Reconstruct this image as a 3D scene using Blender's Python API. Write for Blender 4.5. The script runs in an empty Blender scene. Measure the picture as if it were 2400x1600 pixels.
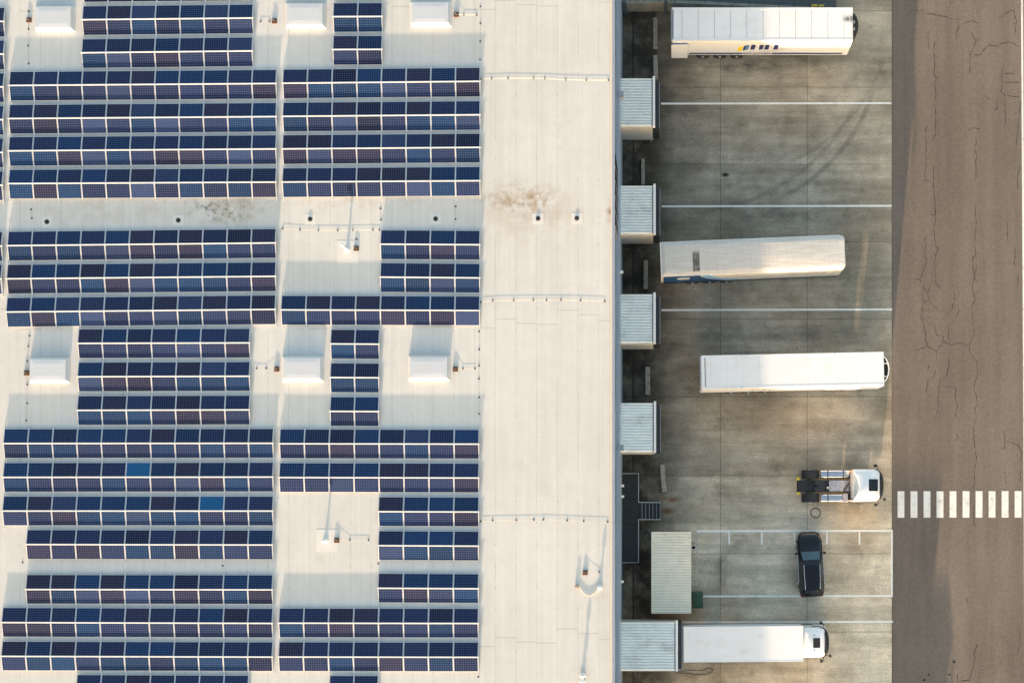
import bpy, bmesh, math, random
from mathutils import Matrix, Vector
R = math.radians
random.seed(7)
sc = bpy.context.scene
C = sc.collection

# ------------------------------------------------------------------ camera
# The photograph is a straight-down drone view, cropped off centre: the camera looks
# along -Z from 105 m and the lens is shifted so the point below it lies at (XN, YN).
F, H, XN, YN = 3171.0, 105.0, 1555.0, 1225.0
cam_d = bpy.data.cameras.new('camera')
cam = bpy.data.objects.new('camera', cam_d); C.objects.link(cam)
cam.location = (0, 0, H)
cam_d.sensor_width = 36.0
cam_d.lens = F / 2400.0 * 36.0
cam_d.shift_x = (1200 - XN) / 2400.0
cam_d.shift_y = (YN - 800) / 2400.0
cam_d.clip_start = 1.0; cam_d.clip_end = 3000.0
sc.camera = cam

# ------------------------------------------------------------------ light
SUN_EL, SUN_AZ = R(5.2), R(5.6)          # low sun, shadows fall up the frame and a little right
w = bpy.data.worlds.new('World'); sc.world = w; w.use_nodes = True
nt = w.node_tree; nt.nodes.clear()
sky = nt.nodes.new('ShaderNodeTexSky'); sky.sky_type = 'NISHITA'; sky.sun_disc = False
sky.sun_elevation = SUN_EL; sky.sun_rotation = R(180) + SUN_AZ
sky.air_density = 1.0; sky.dust_density = 3.2; sky.ozone_density = 0.5
bg = nt.nodes.new('ShaderNodeBackground'); bg.inputs['Strength'].default_value = 0.15
wo = nt.nodes.new('ShaderNodeOutputWorld')
nt.links.new(sky.outputs[0], bg.inputs[0]); nt.links.new(bg.outputs[0], wo.inputs[0])
sd = bpy.data.lights.new('sun', 'SUN'); sd.energy = 3.3; sd.angle = R(0.5); sd.color = (1.0, 0.70, 0.45)
sun = bpy.data.objects.new('sun', sd); C.objects.link(sun)
to_sun = Vector((-math.sin(SUN_AZ) * math.cos(SUN_EL), -math.cos(SUN_AZ) * math.cos(SUN_EL), math.sin(SUN_EL)))
sun.rotation_euler = to_sun.to_track_quat('Z', 'Y').to_euler()
sun.location = to_sun * 200
sc.view_settings.view_transform = 'Standard'; sc.view_settings.look = 'None'
sc.view_settings.exposure = 2.3; sc.view_settings.gamma = 1.0
sc.view_settings.use_curve_mapping = False
sc.cycles.use_denoising = True
sc.cycles.max_bounces = 8

# ------------------------------------------------------------------ helpers
def P(x, y, h=0.0):
    """photo pixel on the horizontal plane of height h -> world"""
    k = (H - h) / F
    return Vector(((x - XN) * k, (YN - y) * k, h))
def px(x, h=0.0): return (x - XN) * (H - h) / F
def py(y, h=0.0): return (YN - y) * (H - h) / F

class G:
    """small node-graph builder"""
    def __init__(s, name):
        s.mat = bpy.data.materials.new(name); s.mat.use_nodes = True
        s.t = s.mat.node_tree
        s.b = s.t.nodes['Principled BSDF']
    def n(s, typ, **kw):
        nd = s.t.nodes.new(typ)
        for k, v in kw.items(): setattr(nd, k, v)
        return nd
    def put(s, sock, v):
        if hasattr(v, 'is_output'): s.t.links.new(v, sock)
        elif v is not None: sock.default_value = v
    def m(s, op, a, b=None, c=None, clamp=False):
        nd = s.n('ShaderNodeMath', operation=op, use_clamp=clamp)
        s.put(nd.inputs[0], a)
        if b is not None: s.put(nd.inputs[1], b)
        if c is not None: s.put(nd.inputs[2], c)
        return nd.outputs[0]
    def pos(s):
        if not hasattr(s, '_p'): s._p = s.n('ShaderNodeNewGeometry').outputs['Position']
        return s._p
    def obj(s):
        if not hasattr(s, '_o'): s._o = s.n('ShaderNodeTexCoord').outputs['Object']
        return s._o
    def xyz(s, v):
        nd = s.n('ShaderNodeSeparateXYZ'); s.put(nd.inputs[0], v); return nd.outputs
    def vscale(s, v, sc3, off=(0, 0, 0)):
        nd = s.n('ShaderNodeVectorMath', operation='MULTIPLY_ADD')
        s.put(nd.inputs[0], v); nd.inputs[1].default_value = sc3; nd.inputs[2].default_value = off
        return nd.outputs[0]
    def noise(s, v, scale=1.0, detail=3.0, rough=0.55, sc3=None, off=(0, 0, 0)):
        if sc3 is not None: v = s.vscale(v, sc3, off)
        nd = s.n('ShaderNodeTexNoise'); s.put(nd.inputs['Vector'], v)
        nd.inputs['Scale'].default_value = scale; nd.inputs['Detail'].default_value = detail
        nd.inputs['Roughness'].default_value = rough
        return nd.outputs['Fac']
    def step(s, v, a, b, lo=0.0, hi=1.0, smooth=True):
        nd = s.n('ShaderNodeMapRange'); nd.interpolation_type = 'SMOOTHSTEP' if smooth else 'LINEAR'
        s.put(nd.inputs[0], v)
        for i, q in enumerate((a, b, lo, hi)): nd.inputs[i + 1].default_value = q
        return nd.outputs[0]
    def mix(s, fac, a, b, blend='MIX'):
        nd = s.n('ShaderNodeMix', data_type='RGBA', blend_type=blend)
        s.put(nd.inputs[0], fac)
        for sock, v in ((nd.inputs[6], a), (nd.inputs[7], b)):
            if isinstance(v, tuple) and len(v) == 3: v = (*v, 1.0)
            s.put(sock, v)
        return nd.outputs[2]
    def mul(s, col, f):
        nd = s.n('ShaderNodeVectorMath', operation='SCALE'); s.put(nd.inputs[0], col); s.put(nd.inputs['Scale'], f)
        return nd.outputs[0]
    def bump(s, h, dist=0.01, strength=1.0):
        nd = s.n('ShaderNodeBump'); s.put(nd.inputs['Height'], h)
        nd.inputs['Distance'].default_value = dist; nd.inputs['Strength'].default_value = strength
        s.t.links.new(nd.outputs[0], s.b.inputs['Normal'])
    def blob(s, cx, cy, rx, ry, soft=1.0):
        """1 inside an ellipse (world metres) falling to 0 at its rim"""
        v = s.vscale(s.pos(), (1 / rx, 1 / ry, 0), (-cx / rx, -cy / ry, 0))
        nd = s.n('ShaderNodeVectorMath', operation='LENGTH'); s.put(nd.inputs[0], v)
        return s.step(nd.outputs['Value'], 1.0 - soft, 1.0, 1.0, 0.0)
    def done(s, col=None, rough=0.6, metal=0.0, spec=None, coat=None):
        if isinstance(col, tuple) and len(col) == 3: col = (*col, 1.0)
        s.put(s.b.inputs['Base Color'], col); s.put(s.b.inputs['Roughness'], rough)
        s.put(s.b.inputs['Metallic'], metal)
        if spec is not None: s.b.inputs['Specular IOR Level'].default_value = spec
        if coat is not None:
            s.b.inputs['Coat Weight'].default_value = coat; s.b.inputs['Coat Roughness'].default_value = 0.05
        return s.mat

def pbr(name, col, rough=0.6, metal=0.0, var=0.12, scale=2.0, dirt=None, dirt_amt=0.0, spec=None, coat=None, bump=0.0, each=0.0):
    g = G(name)
    nz = g.noise(g.pos(), scale, 4.0)
    c = g.mul((*col,), g.step(nz, 0.25, 0.75, 1 - var, 1 + var, False))
    if dirt:
        d = g.step(g.noise(g.pos(), scale * 0.6, 6.0, 0.7, (1, 1, 1), (31, 7, 3)), 0.48, 0.75, 0.0, dirt_amt)
        c = g.mix(d, c, dirt)
    if each: c = g.mul(c, g.step(g.n('ShaderNodeObjectInfo').outputs['Random'], 0, 1, 1 - each, 1 + each * 0.4, False))
    if bump: g.bump(g.noise(g.pos(), scale * 12, 2.0), bump)
    return g.done(c, rough, metal, spec, coat)

class MB:
    def __init__(s): s.v = []; s.f = []; s.m = []
    def add(s, vs, fs, mi=0):
        o = len(s.v); s.v += [tuple(q) for q in vs]
        for f in fs: s.f.append([i + o for i in f]); s.m.append(mi)
        return s
    def box(s, x0, x1, y0, y1, z0, z1, mi=0):
        vs = [(x, y, z) for z in (z0, z1) for y in (y0, y1) for x in (x0, x1)]
        return s.add(vs, [(0, 2, 3, 1), (4, 5, 7, 6), (0, 1, 5, 4), (2, 6, 7, 3), (0, 4, 6, 2), (1, 3, 7, 5)], mi)
    def bar(s, a, b, wd, ht, mi=0):
        """box along a-b (any direction), wd across, ht along local up"""
        a = Vector(a); b = Vector(b); d = (b - a).normalized()
        up = Vector((0, 0, 1)) if abs(d.z) < 0.95 else Vector((0, 1, 0))
        sx = d.cross(up).normalized(); u = sx.cross(d).normalized()
        vs = [p + sx * (wd / 2 * i) + u * (ht / 2 * j) for p in (a, b) for j in (-1, 1) for i in (-1, 1)]
        return s.add(vs, [(0, 2, 3, 1), (4, 5, 7, 6), (0, 1, 5, 4), (2, 6, 7, 3), (0, 4, 6, 2), (1, 3, 7, 5)], mi)
    def prism(s, poly, z0, z1, mi=0):
        n = len(poly)
        vs = [(x, y, z0) for x, y in poly] + [(x, y, z1) for x, y in poly]
        fs = [tuple(range(n - 1, -1, -1)), tuple(range(n, 2 * n))] + [(i, (i + 1) % n, n + (i + 1) % n, n + i) for i in range(n)]
        return s.add(vs, fs, mi)
    def loft(s, rings, cap=True, mi=0):
        n = len(rings[0]); vs = [p for r in rings for p in r]; fs = []
        for k in range(len(rings) - 1):
            for i in range(n):
                j = (i + 1) % n
                fs.append((k * n + i, k * n + j, (k + 1) * n + j, (k + 1) * n + i))
        if cap:
            fs.append(tuple(range(n - 1, -1, -1))); fs.append(tuple(range((len(rings) - 1) * n, len(rings) * n)))
        return s.add(vs, fs, mi)
    def lathe(s, c, axis, prof, n=20, mi=0):
        """prof: (radius, offset along axis)"""
        ax = {'x': Vector((1, 0, 0)), 'y': Vector((0, 1, 0)), 'z': Vector((0, 0, 1))}[axis]
        u = Vector((0, 0, 1)) if axis != 'z' else Vector((1, 0, 0)); t = ax.cross(u); c = Vector(c)
        rings = [[c + ax * o + (u * math.cos(2 * math.pi * i / n) + t * math.sin(2 * math.pi * i / n)) * r for i in range(n)] for r, o in prof]
        return s.loft(rings, True, mi)
    def cyl(s, c, axis, r, l, n=16, mi=0): return s.lathe(c, axis, [(r, -l / 2), (r, l / 2)], n, mi)
    def tube(s, pts, r, n=6, mi=0):
        pts = [Vector(p) for p in pts]; rings = []
        for i, p in enumerate(pts):
            d = (pts[min(i + 1, len(pts) - 1)] - pts[max(i - 1, 0)]).normalized()
            up = Vector((0, 0, 1)) if abs(d.z) < 0.9 else Vector((0, 1, 0))
            a = d.cross(up).normalized(); b = a.cross(d)
            rings.append([p + (a * math.cos(2 * math.pi * k / n) + b * math.sin(2 * math.pi * k / n)) * r for k in range(n)])
        return s.loft(rings, True, mi)
    def mesh(s, name, mats, off=None, smooth=None, bevel=0.0, fix=True):
        vs = s.v
        if off is not None: vs = [tuple(off @ Vector(q)) for q in vs]
        me = bpy.data.meshes.new(name); me.from_pydata(vs, [], s.f)
        for mt in (mats if isinstance(mats, (list, tuple)) else [mats]): me.materials.append(mt)
        me.polygons.foreach_set('material_index', s.m)
        if fix or bevel:
            bm = bmesh.new(); bm.from_mesh(me)
            if fix: bmesh.ops.recalc_face_normals(bm, faces=bm.faces)
            if bevel:
                es = [e for e in bm.edges if len(e.link_faces) == 2 and e.calc_face_angle(0) > 0.7]
                bmesh.ops.bevel(bm, geom=es, offset=bevel, segments=2, profile=0.6, affect='EDGES', clamp_overlap=True)
            bm.to_mesh(me); bm.free()
        if smooth is not None:
            me.shade_smooth(); me.set_sharp_from_angle(angle=R(smooth))
        return me
    def build(s, name, mats, parent=None, world=False, **kw):
        off = None
        if world and parent is not None:
            off = (Matrix.Translation(parent.location) @ Matrix.Rotation(parent.rotation_euler.z, 4, 'Z')).inverted()
            if parent.parent: off = off @ (Matrix.Translation(parent.parent.location) @ Matrix.Rotation(parent.parent.rotation_euler.z, 4, 'Z')).inverted()
        o = bpy.data.objects.new(name, s.mesh(name, mats, off, **kw)); C.objects.link(o)
        if parent is not None: o.parent = parent
        return o

def tag(o, label=None, cat=None, group=None, kind=None):
    if label: o['label'] = label
    if cat: o['category'] = cat
    if group: o['group'] = group
    if kind: o['kind'] = kind
    return o
def thing(name, label, cat, loc=(0, 0, 0), rotz=0.0, group=None):
    o = bpy.data.objects.new(name, None); C.objects.link(o)
    o.location = loc; o.rotation_euler = (0, 0, rotz); o.empty_display_size = 0.3
    return tag(o, label, cat, group)
def copy_tree(o, parent=None):
    c = o.copy(); C.objects.link(c); c.parent = parent
    for ch in [q for q in o.children]: copy_tree(ch, c)
    return c
def B(*a): return MB().box(*a)
def rrect(hx0, hx1, hy, r0, r1, n=5):
    """plan outline from x=hx0 (corner radius r0) to hx1 (radius r1), half width hy"""
    pts = []
    for cx, cy, r, a0 in ((hx1 - r1, hy - r1, r1, 0), (hx0 + r0, hy - r0, r0, 90), (hx0 + r0, -hy + r0, r0, 180), (hx1 - r1, -hy + r1, r1, 270)):
        for i in range(n):
            a = R(a0 + 90 * i / (n - 1)); pts.append((cx + r * math.cos(a), cy + r * math.sin(a)))
    return pts
def text_mesh(txt, size, mat, name, parent, loc, rot, sx=1.0, ext=0.002, italic=0.0):
    cu = bpy.data.curves.new(name, 'FONT'); cu.body = txt; cu.size = size; cu.extrude = ext; cu.align_x = 'LEFT'; cu.shear = italic
    t = bpy.data.objects.new(name, cu); C.objects.link(t)
    me = bpy.data.meshes.new_from_object(t.evaluated_get(bpy.context.evaluated_depsgraph_get()))
    bpy.data.objects.remove(t); bpy.data.curves.remove(cu)
    me.materials.clear(); me.materials.append(mat)
    o = bpy.data.objects.new(name, me); C.objects.link(o); o.parent = parent
    o.location = loc; o.rotation_euler = rot; o.scale = (sx, 1, 1)
    return o

# ------------------------------------------------------------------ materials
M = {}
def roof_material():
    g = G('roof_membrane'); p = g.pos(); x, y, z = g.xyz(p)
    n1 = g.noise(p, 0.10, 4.0); n2 = g.noise(p, 1.1, 5.0, 0.65)
    col = g.mix(g.step(n1, 0.3, 0.7), (0.545, 0.555, 0.550), (0.590, 0.602, 0.597))
    col = g.mul(col, g.step(n2, 0.3, 0.75, 0.955, 1.035, False))
    # welded sheet seams, one every 1.39 m, with fixing dimples and faint vertical streaks
    PIT = 1.39
    xm = g.m('PINGPONG', g.m('ADD', x, 200.35), PIT / 2)
    seam = g.step(xm, 0.012, 0.04, 1.0, 0.0)
    sn = g.noise(p, 1.0, 3.0, 0.6, (0.5, 0.35, 0))
    col = g.mul(col, g.m('SUBTRACT', 1.0, g.m('MULTIPLY', seam, g.step(sn, 0.35, 0.65, 0.04, 0.17))))
    ym = g.m('PINGPONG', y, 0.72)
    dots = g.m('MULTIPLY', g.step(xm, 0.02, 0.05, 1.0, 0.0), g.step(ym, 0.02, 0.07, 1.0, 0.0))
    col = g.mul(col, g.m('SUBTRACT', 1.0, g.m('MULTIPLY', dots, g.step(g.noise(p, 0.5, 2), 0.4, 0.6, 0.0, 0.3))))
    # stepped end laps of the sheets
    cell = g.m('FLOOR', g.m('DIVIDE', g.m('ADD', x, 200.35), PIT * 1.0))
    rnd = g.n('ShaderNodeTexWhiteNoise', noise_dimensions='1D'); g.put(rnd.inputs['W'], cell)
    yl = g.m('PINGPONG', g.m('ADD', g.m('ADD', y, 6.8), g.m('MULTIPLY', rnd.outputs[0], 1.9)), 10.7)
    col = g.mul(col, g.step(yl, 0.015, 0.07, 0.83, 1.0))
    streak = g.noise(p, 1.0, 3.0, 0.6, (2.4, 0.09, 0))
    col = g.mul(col, g.step(streak, 0.3, 0.7, 0.945, 1.03, False))
    h = 14.0
    def stain(col, cx, cy, rx, ry, c, amt, ns, lo, hi):
        q = P(cx, cy, h); k = (H - h) / F
        f = g.m('MULTIPLY', g.blob(q.x, q.y, rx * k, ry * k, 0.9), g.step(g.noise(p, ns, 6.0, 0.7, (1, 1, 1), (cx, cy, 0)), lo, hi, 0.0, amt))
        return g.mix(f, col, c)
    col = stain(col, 1225, 470, 130, 62, (0.27, 0.18, 0.09), 0.85, 1.6, 0.40, 0.66)
    col = stain(col, 1260, 510, 200, 100, (0.42, 0.34, 0.25), 0.45, 0.7, 0.36, 0.66)
    col = stain(col, 528, 490, 130, 45, (0.09, 0.08, 0.06), 0.9, 2.6, 0.47, 0.64)
    col = stain(col, 540, 490, 170, 62, (0.32, 0.27, 0.19), 0.55, 0.9, 0.38, 0.66)
    col = stain(col, 250, 495, 300, 45, (0.40, 0.34, 0.26), 0.42, 0.8, 0.42, 0.66)
    col = stain(col, 800, 475, 330, 40, (0.42, 0.36, 0.28), 0.35, 0.9, 0.42, 0.66)
    col = stain(col, 1405, 1385, 45, 40, (0.30, 0.27, 0.25), 0.5, 2.0, 0.35, 0.75)
    col = stain(col, 1368, 1572, 40, 45, (0.34, 0.31, 0.30), 0.45, 2.0, 0.35, 0.75)
    for a_ in ((250, 760, 240, 40), (700, 780, 120, 60), (1280, 300, 150, 120), (1300, 1100, 160, 160), (760, 1330, 130, 120), (330, 1325, 320, 22)):
        col = stain(col, *a_, (0.40, 0.37, 0.32), 0.22, 0.8, 0.48, 0.68)     # dried puddle films
    # yellow-brown grime along the eaves
    e = px(1434, h)
    ef = g.m('MULTIPLY', g.step(x, e - 0.22, e + 0.02, 0.0, 1.0), g.step(g.noise(p, 0.5, 4.0, 0.7, (0.2, 1.0, 0)), 0.35, 0.65, 0.12, 0.75))
    col = g.mix(ef, col, (0.52, 0.38, 0.17))
    col = stain(col, 1430, 495, 14, 45, (0.22, 0.10, 0.04), 0.8, 1.2, 0.35, 0.7)
    g.bump(g.m('ADD', g.m('MULTIPLY', seam, 0.5), g.noise(p, 2.2, 3.0)), 0.012, 0.35)
    return g.done(col, 0.62, spec=0.3)

def concrete_material(name='yard_concrete', slabs=True):
    g = G(name); p = g.pos(); x, y, z = g.xyz(p)
    big = g.noise(p, 0.16, 4.0, 0.6); mid = g.noise(p, 0.9, 5.0, 0.65)
    col = g.mix(g.step(big, 0.32, 0.68), (0.262, 0.226, 0.170), (0.438, 0.392, 0.308))
    col = g.mul(col, g.step(mid, 0.28, 0.72, 0.83, 1.16, False))
    if slabs:
        rn = g.n('ShaderNodeObjectInfo').outputs['Random']
        col = g.mul(col, g.step(rn, 0, 1, 0.90, 1.10, False))
    # wheel-way streaks running out of the bays
    st = g.noise(p, 1.0, 5.0, 0.65, (0.10, 0.85, 0))
    col = g.mul(col, g.step(st, 0.36, 0.66, 0.76, 1.10))
    st2 = g.noise(p, 1.0, 5.0, 0.7, (0.30, 2.1, 0), (5, 9, 0))
    col = g.mix(g.step(st2, 0.56, 0.78, 0.0, 0.45), col, (0.46, 0.44, 0.40))
    blot = g.noise(p, 0.55, 6.0, 0.72, (1, 1, 1), (17, 4, 0))
    col = g.mul(col, g.step(blot, 0.54, 0.70, 1.0, 0.74))
    col = g.mul(col, g.step(g.m('ADD', g.m('SUBTRACT', x, g.m('MULTIPLY', y, 0.18)), g.m('MULTIPLY', big, 6.0)), 8.0, 22.0, 1.0, 1.13))   # less driven, cleaner slabs toward the road
    col = g.mul(col, g.step(y, py(1125), py(1110), 1.42, 1.0))     # the southern pours are paler concrete
    # dock grime and the wall's shade, both painted into the slab colour
    grime_shade = g.m('MULTIPLY', g.step(x, px(1500), px(1660), 1.0, 0.0), g.step(g.noise(p, 0.45, 5.0, 0.65, (1, 1, 1), (2, 2, 0)), 0.28, 0.62, 0.5, 1.0))
    col = g.mix(grime_shade, col, (0.042, 0.036, 0.027))
    # oil under the parked trailers, rust by the steps, bounce light painted in tan
    def stain(col, cx, cy, rx, ry, c, amt, ns, lo=0.4, hi=0.7):
        f = g.m('MULTIPLY', g.blob(px(cx), py(cy), rx / 30.2, ry / 30.2, 0.9), g.step(g.noise(p, ns, 6.0, 0.7, (0.6, 1, 1), (cx, cy, 0)), lo, hi, 0.0, amt))
        return g.mix(f, col, c)
    for a in ((1730, 158, 170, 26, (0.03, 0.03, 0.03), 0.75, 1.1), (1830, 150, 160, 16, (0.04, 0.04, 0.04), 0.6, 0.9),
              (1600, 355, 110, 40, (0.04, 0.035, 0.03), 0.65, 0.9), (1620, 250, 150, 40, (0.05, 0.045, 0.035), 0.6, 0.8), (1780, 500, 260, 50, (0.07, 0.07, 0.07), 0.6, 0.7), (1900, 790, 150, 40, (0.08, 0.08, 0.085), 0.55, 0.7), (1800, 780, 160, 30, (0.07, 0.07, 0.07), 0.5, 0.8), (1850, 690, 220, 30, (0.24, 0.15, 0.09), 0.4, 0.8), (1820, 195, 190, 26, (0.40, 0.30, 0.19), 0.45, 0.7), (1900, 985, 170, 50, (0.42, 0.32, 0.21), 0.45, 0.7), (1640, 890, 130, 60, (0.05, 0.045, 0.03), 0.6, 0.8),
              (1570, 1170, 40, 11, (0.17, 0.055, 0.02), 0.85, 1.0, 0.3, 0.6), (1562, 1197, 34, 12, (0.12, 0.04, 0.015), 0.9, 1.2, 0.25, 0.55),
              (1620, 1590, 80, 30, (0.16, 0.075, 0.03), 0.6, 1.0), (1720, 1050, 260, 60, (0.36, 0.34, 0.29), 0.55, 0.9),
              (1800, 1060, 200, 40, (0.40, 0.38, 0.33), 0.5, 1.6), (1700, 410, 14, 8, (0.01, 0.01, 0.01), 1.0, 3.0, 0.2, 0.4)):
        col = stain(col, *a)
    # tyre arcs swung across the bays
    def arc(col, cx, cy, r, wd, amt, ylo, yhi):
        v = g.vscale(p, (1, 1, 0), (-px(cx), -py(cy), 0))
        nd = g.n('ShaderNodeVectorMath', operation='LENGTH'); g.put(nd.inputs[0], v)
        d = g.m('ABSOLUTE', g.m('SUBTRACT', nd.outputs['Value'], r))
        f = g.m('MULTIPLY', g.step(d, wd * 0.4, wd, 1.0, 0.0), g.step(g.noise(p, 0.5, 3.0), 0.3, 0.62, amt * 0.35, amt))
        f = g.m('MULTIPLY', f, g.m('MULTIPLY', g.step(y, py(yhi), py(yhi) + 1.5), g.step(y, py(ylo) - 1.5, py(ylo), 1.0, 0.0)))
        f = g.m('MULTIPLY', f, g.step(x, px(cx), px(cx) + 2.0))
        return g.mix(f, col, (0.045, 0.043, 0.042))
    col = arc(col, 1640, 80, 14.2, 0.26, 0.40, 180, 480)
    col = arc(col, 1610, 60, 14.4, 0.22, 0.26, 230, 520)
    col = arc(col, 1700, 20, 12.9, 0.2, 0.22, 120, 420)
    grain = g.noise(p, 9.0, 3.0, 0.7)
    col = g.mul(col, g.step(grain, 0.28, 0.72, 0.70, 1.30, False))
    g.bump(grain, 0.006, 0.5)
    return g.done(col, 0.8, spec=0.25)

def asphalt_material():
    g = G('road_asphalt'); p = g.pos()
    a = g.noise(p, 0.12, 4.0); b = g.noise(p, 11.0, 3.0, 0.75); c = g.noise(p, 3.0, 4.0, 0.7)
    col = g.mix(g.step(a, 0.3, 0.7), (0.168, 0.148, 0.132), (0.203, 0.179, 0.159))
    col = g.mul(col, g.step(b, 0.28, 0.72, 0.70, 1.32, False))
    col = g.mul(col, g.step(c, 0.3, 0.7, 0.90, 1.10, False))
    st = g.noise(p, 1.0, 3.0, 0.6, (0.7, 0.05, 0))
    col = g.mul(col, g.step(st, 0.3, 0.7, 0.88, 1.09))
    sp = g.step(g.noise(p, 0.8, 5.0, 0.7, (1, 1, 1), (3, 50, 0)), 0.70, 0.78, 0.0, 0.5)
    col = g.mix(sp, col, (0.04, 0.035, 0.03))
    g.bump(g.noise(p, 16.0, 3.0, 0.7), 0.09, 1.0)
    return g.done(col, 0.95, spec=0.1)

def cell_material():
    """blue polycrystalline cells, ten by six behind glass; the tone of each module is its object colour"""
    g = G('solar_cells'); o = g.obj(); x, y, z = g.xyz(o)
    base = g.n('ShaderNodeObjectInfo').outputs['Color']
    cw, ch = 0.157, 0.155
    gx = g.step(g.m('PINGPONG', g.m('ADD', x, 10 * cw), cw / 2), 0.004, 0.012, 1.0, 0.0)
    gy = g.step(g.m('PINGPONG', g.m('ADD', y, 10 * ch - 0.490), ch / 2), 0.004, 0.012, 1.0, 0.0)
    line = g.m('MAXIMUM', gx, gy)
    bb = g.step(g.m('PINGPONG', g.m('ADD', y, 10 * ch - 0.490 + ch / 4), ch / 4), 0.001, 0.005, 0.35, 0.0)
    line = g.m('MAXIMUM', line, bb)
    cr = g.noise(g.pos(), 16.0, 2.0, 0.6)
    col = g.mul(base, g.step(cr, 0.3, 0.7, 0.8, 1.25, False))
    col = g.mix(g.m('MULTIPLY', line, 0.55), col, (0.14, 0.17, 0.26))
    return g.done(col, 0.25, spec=0.07)

def tarp_material():
    g = G('tarpaulin_roof'); o = g.obj(); p = o
    wr = g.noise(p, 1.0, 4.0, 0.6, (0.55, 6.5, 0)); cr = g.noise(p, 1.0, 4.0, 0.6, (7.0, 1.3, 0), (4, 4, 0))
    col = g.mix(g.step(wr, 0.35, 0.68), (0.585, 0.565, 0.535), (0.68, 0.66, 0.63))
    col = g.mul(col, g.step(cr, 0.3, 0.7, 0.95, 1.04, False))
    x, y, z = g.xyz(o)
    bow = g.step(g.m('PINGPONG', g.m('ADD', x, 20.3), 0.325), 0.01, 0.05, 0.955, 1.0)
    col = g.mul(col, bow)
    f = g.m('MULTIPLY', g.m('MULTIPLY', g.step(g.m('ABSOLUTE', g.m('ADD', x, 4.27)), 0.20, 0.31, 1.0, 0.0), g.step(y, -1.05, -0.98)), g.step(y, 0.2, 0.65, 1.0, 0.0))
    f = g.m('MULTIPLY', f, g.step(g.noise(o, 2.6, 5.0, 0.7), 0.28, 0.55, 0.35, 0.92))
    col = g.mix(f, col, (0.095, 0.075, 0.06))
    g.bump(wr, 0.03, 0.35)
    return g.done(col, 0.5, spec=0.35)

M['membrane'] = roof_material()
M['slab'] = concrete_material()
M['yard_base'] = pbr('joint_dark', (0.035, 0.033, 0.03), 0.9)
M['asphalt'] = asphalt_material()
M['cells'] = cell_material()
M['tarp'] = tarp_material()
M['crack'] = pbr('crack_dark', (0.018, 0.016, 0.015), 0.95, var=0.3)
M['paint'] = pbr('road_paint', (0.82, 0.82, 0.79), 0.6, var=0.05, scale=3, dirt=(0.50, 0.48, 0.44), dirt_amt=0.5)
M['paint_new'] = pbr('crossing_paint', (0.78, 0.78, 0.76), 0.55, var=0.06, scale=3, dirt=(0.38, 0.36, 0.33), dirt_amt=0.75)
M['paint_old'] = pbr('worn_paint', (0.46, 0.45, 0.41), 0.7, var=0.2, scale=4, dirt=(0.24, 0.23, 0.20), dirt_amt=0.9)
M['alu'] = pbr('anodised_frame', (0.60, 0.62, 0.65), 0.42, 0.25, var=0.06)
M['white_bar'] = pbr('ridge_profile', (0.76, 0.75, 0.74), 0.45, 0.1, var=0.08)
M['rubber'] = pbr('black_rubber', (0.016, 0.016, 0.017), 0.75, var=0.2, scale=6)
M['black'] = pbr('black_plastic', (0.012, 0.012, 0.014), 0.5, var=0.2)
M['navy_seal'] = pbr('dock_seal_fabric', (0.014, 0.019, 0.030), 0.6, var=0.25, scale=4, dirt=(0.05, 0.05, 0.05), dirt_amt=0.4)
M['wall_blue'] = pbr('blue_grey_cladding', (0.20, 0.26, 0.35), 0.5, 0.1, var=0.06, scale=0.6)
M['wall_blue_lo'] = pbr('pale_blue_cladding', (0.30, 0.375, 0.48), 0.5, 0.1, var=0.07, scale=0.6, dirt=(0.25, 0.25, 0.25), dirt_amt=0.25)
M['flash'] = pbr('parapet_flashing', (0.33, 0.37, 0.45), 0.45, 0.2, var=0.06)
M['glass_dark'] = pbr('dark_glass', (0.008, 0.012, 0.018), 0.08, var=0.1, spec=0.6)
M['window'] = pbr('unlit_window', (0.006, 0.007, 0.010), 0.5, var=0.1, spec=0.1)
M['acrylic'] = pbr('skylight_acrylic', (0.50, 0.55, 0.62), 0.35, var=0.03, scale=1.5, dirt=(0.55, 0.52, 0.47), dirt_amt=0.25)
M['curb'] = pbr('skylight_curb', (0.66, 0.62, 0.56), 0.6, var=0.06)
M['galv'] = pbr('galvanised_steel', (0.42, 0.45, 0.47), 0.4, 0.6, var=0.12, scale=5)
M['corr'] = pbr('corrugated_sheet', (0.78, 0.84, 0.85), 0.45, 0.0, var=0.05, scale=1.3, dirt=(0.42, 0.41, 0.38), dirt_amt=0.5, each=0.12)
M['corr_cream'] = pbr('corrugated_cream', (0.90, 0.83, 0.69), 0.5, 0.0, var=0.05, scale=1.0, dirt=(0.55, 0.52, 0.44), dirt_amt=0.25)
M['sandwich'] = pbr('sandwich_panel', (0.50, 0.48, 0.45), 0.5, var=0.07, dirt=(0.25, 0.22, 0.18), dirt_amt=0.4)
def white_roof():
    g = G('white_panel'); p = g.pos()
    c = g.mul((0.85, 0.865, 0.88), g.step(g.noise(p, 0.8, 4.0), 0.25, 0.75, 0.97, 1.02, False))
    c = g.mix(g.step(g.noise(p, 0.9, 6.0, 0.7, (1, 1, 1), (31, 7, 3)), 0.50, 0.74, 0.0, 0.30), c, (0.60, 0.58, 0.54))
    c = g.mix(g.step(g.noise(p, 1.0, 5.0, 0.7, (0.35, 5.0, 1)), 0.52, 0.72, 0.0, 0.18), c, (0.55, 0.54, 0.50))
    q = P(1991, 44, 4.0)
    c = g.mix(g.m('MULTIPLY', g.blob(q.x, q.y, 0.75, 0.42, 0.95), g.step(g.noise(p, 3.0, 4.0), 0.3, 0.6, 0.4, 0.95)), c, (0.03, 0.028, 0.026))
    return g.done(c, 0.38)
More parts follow.
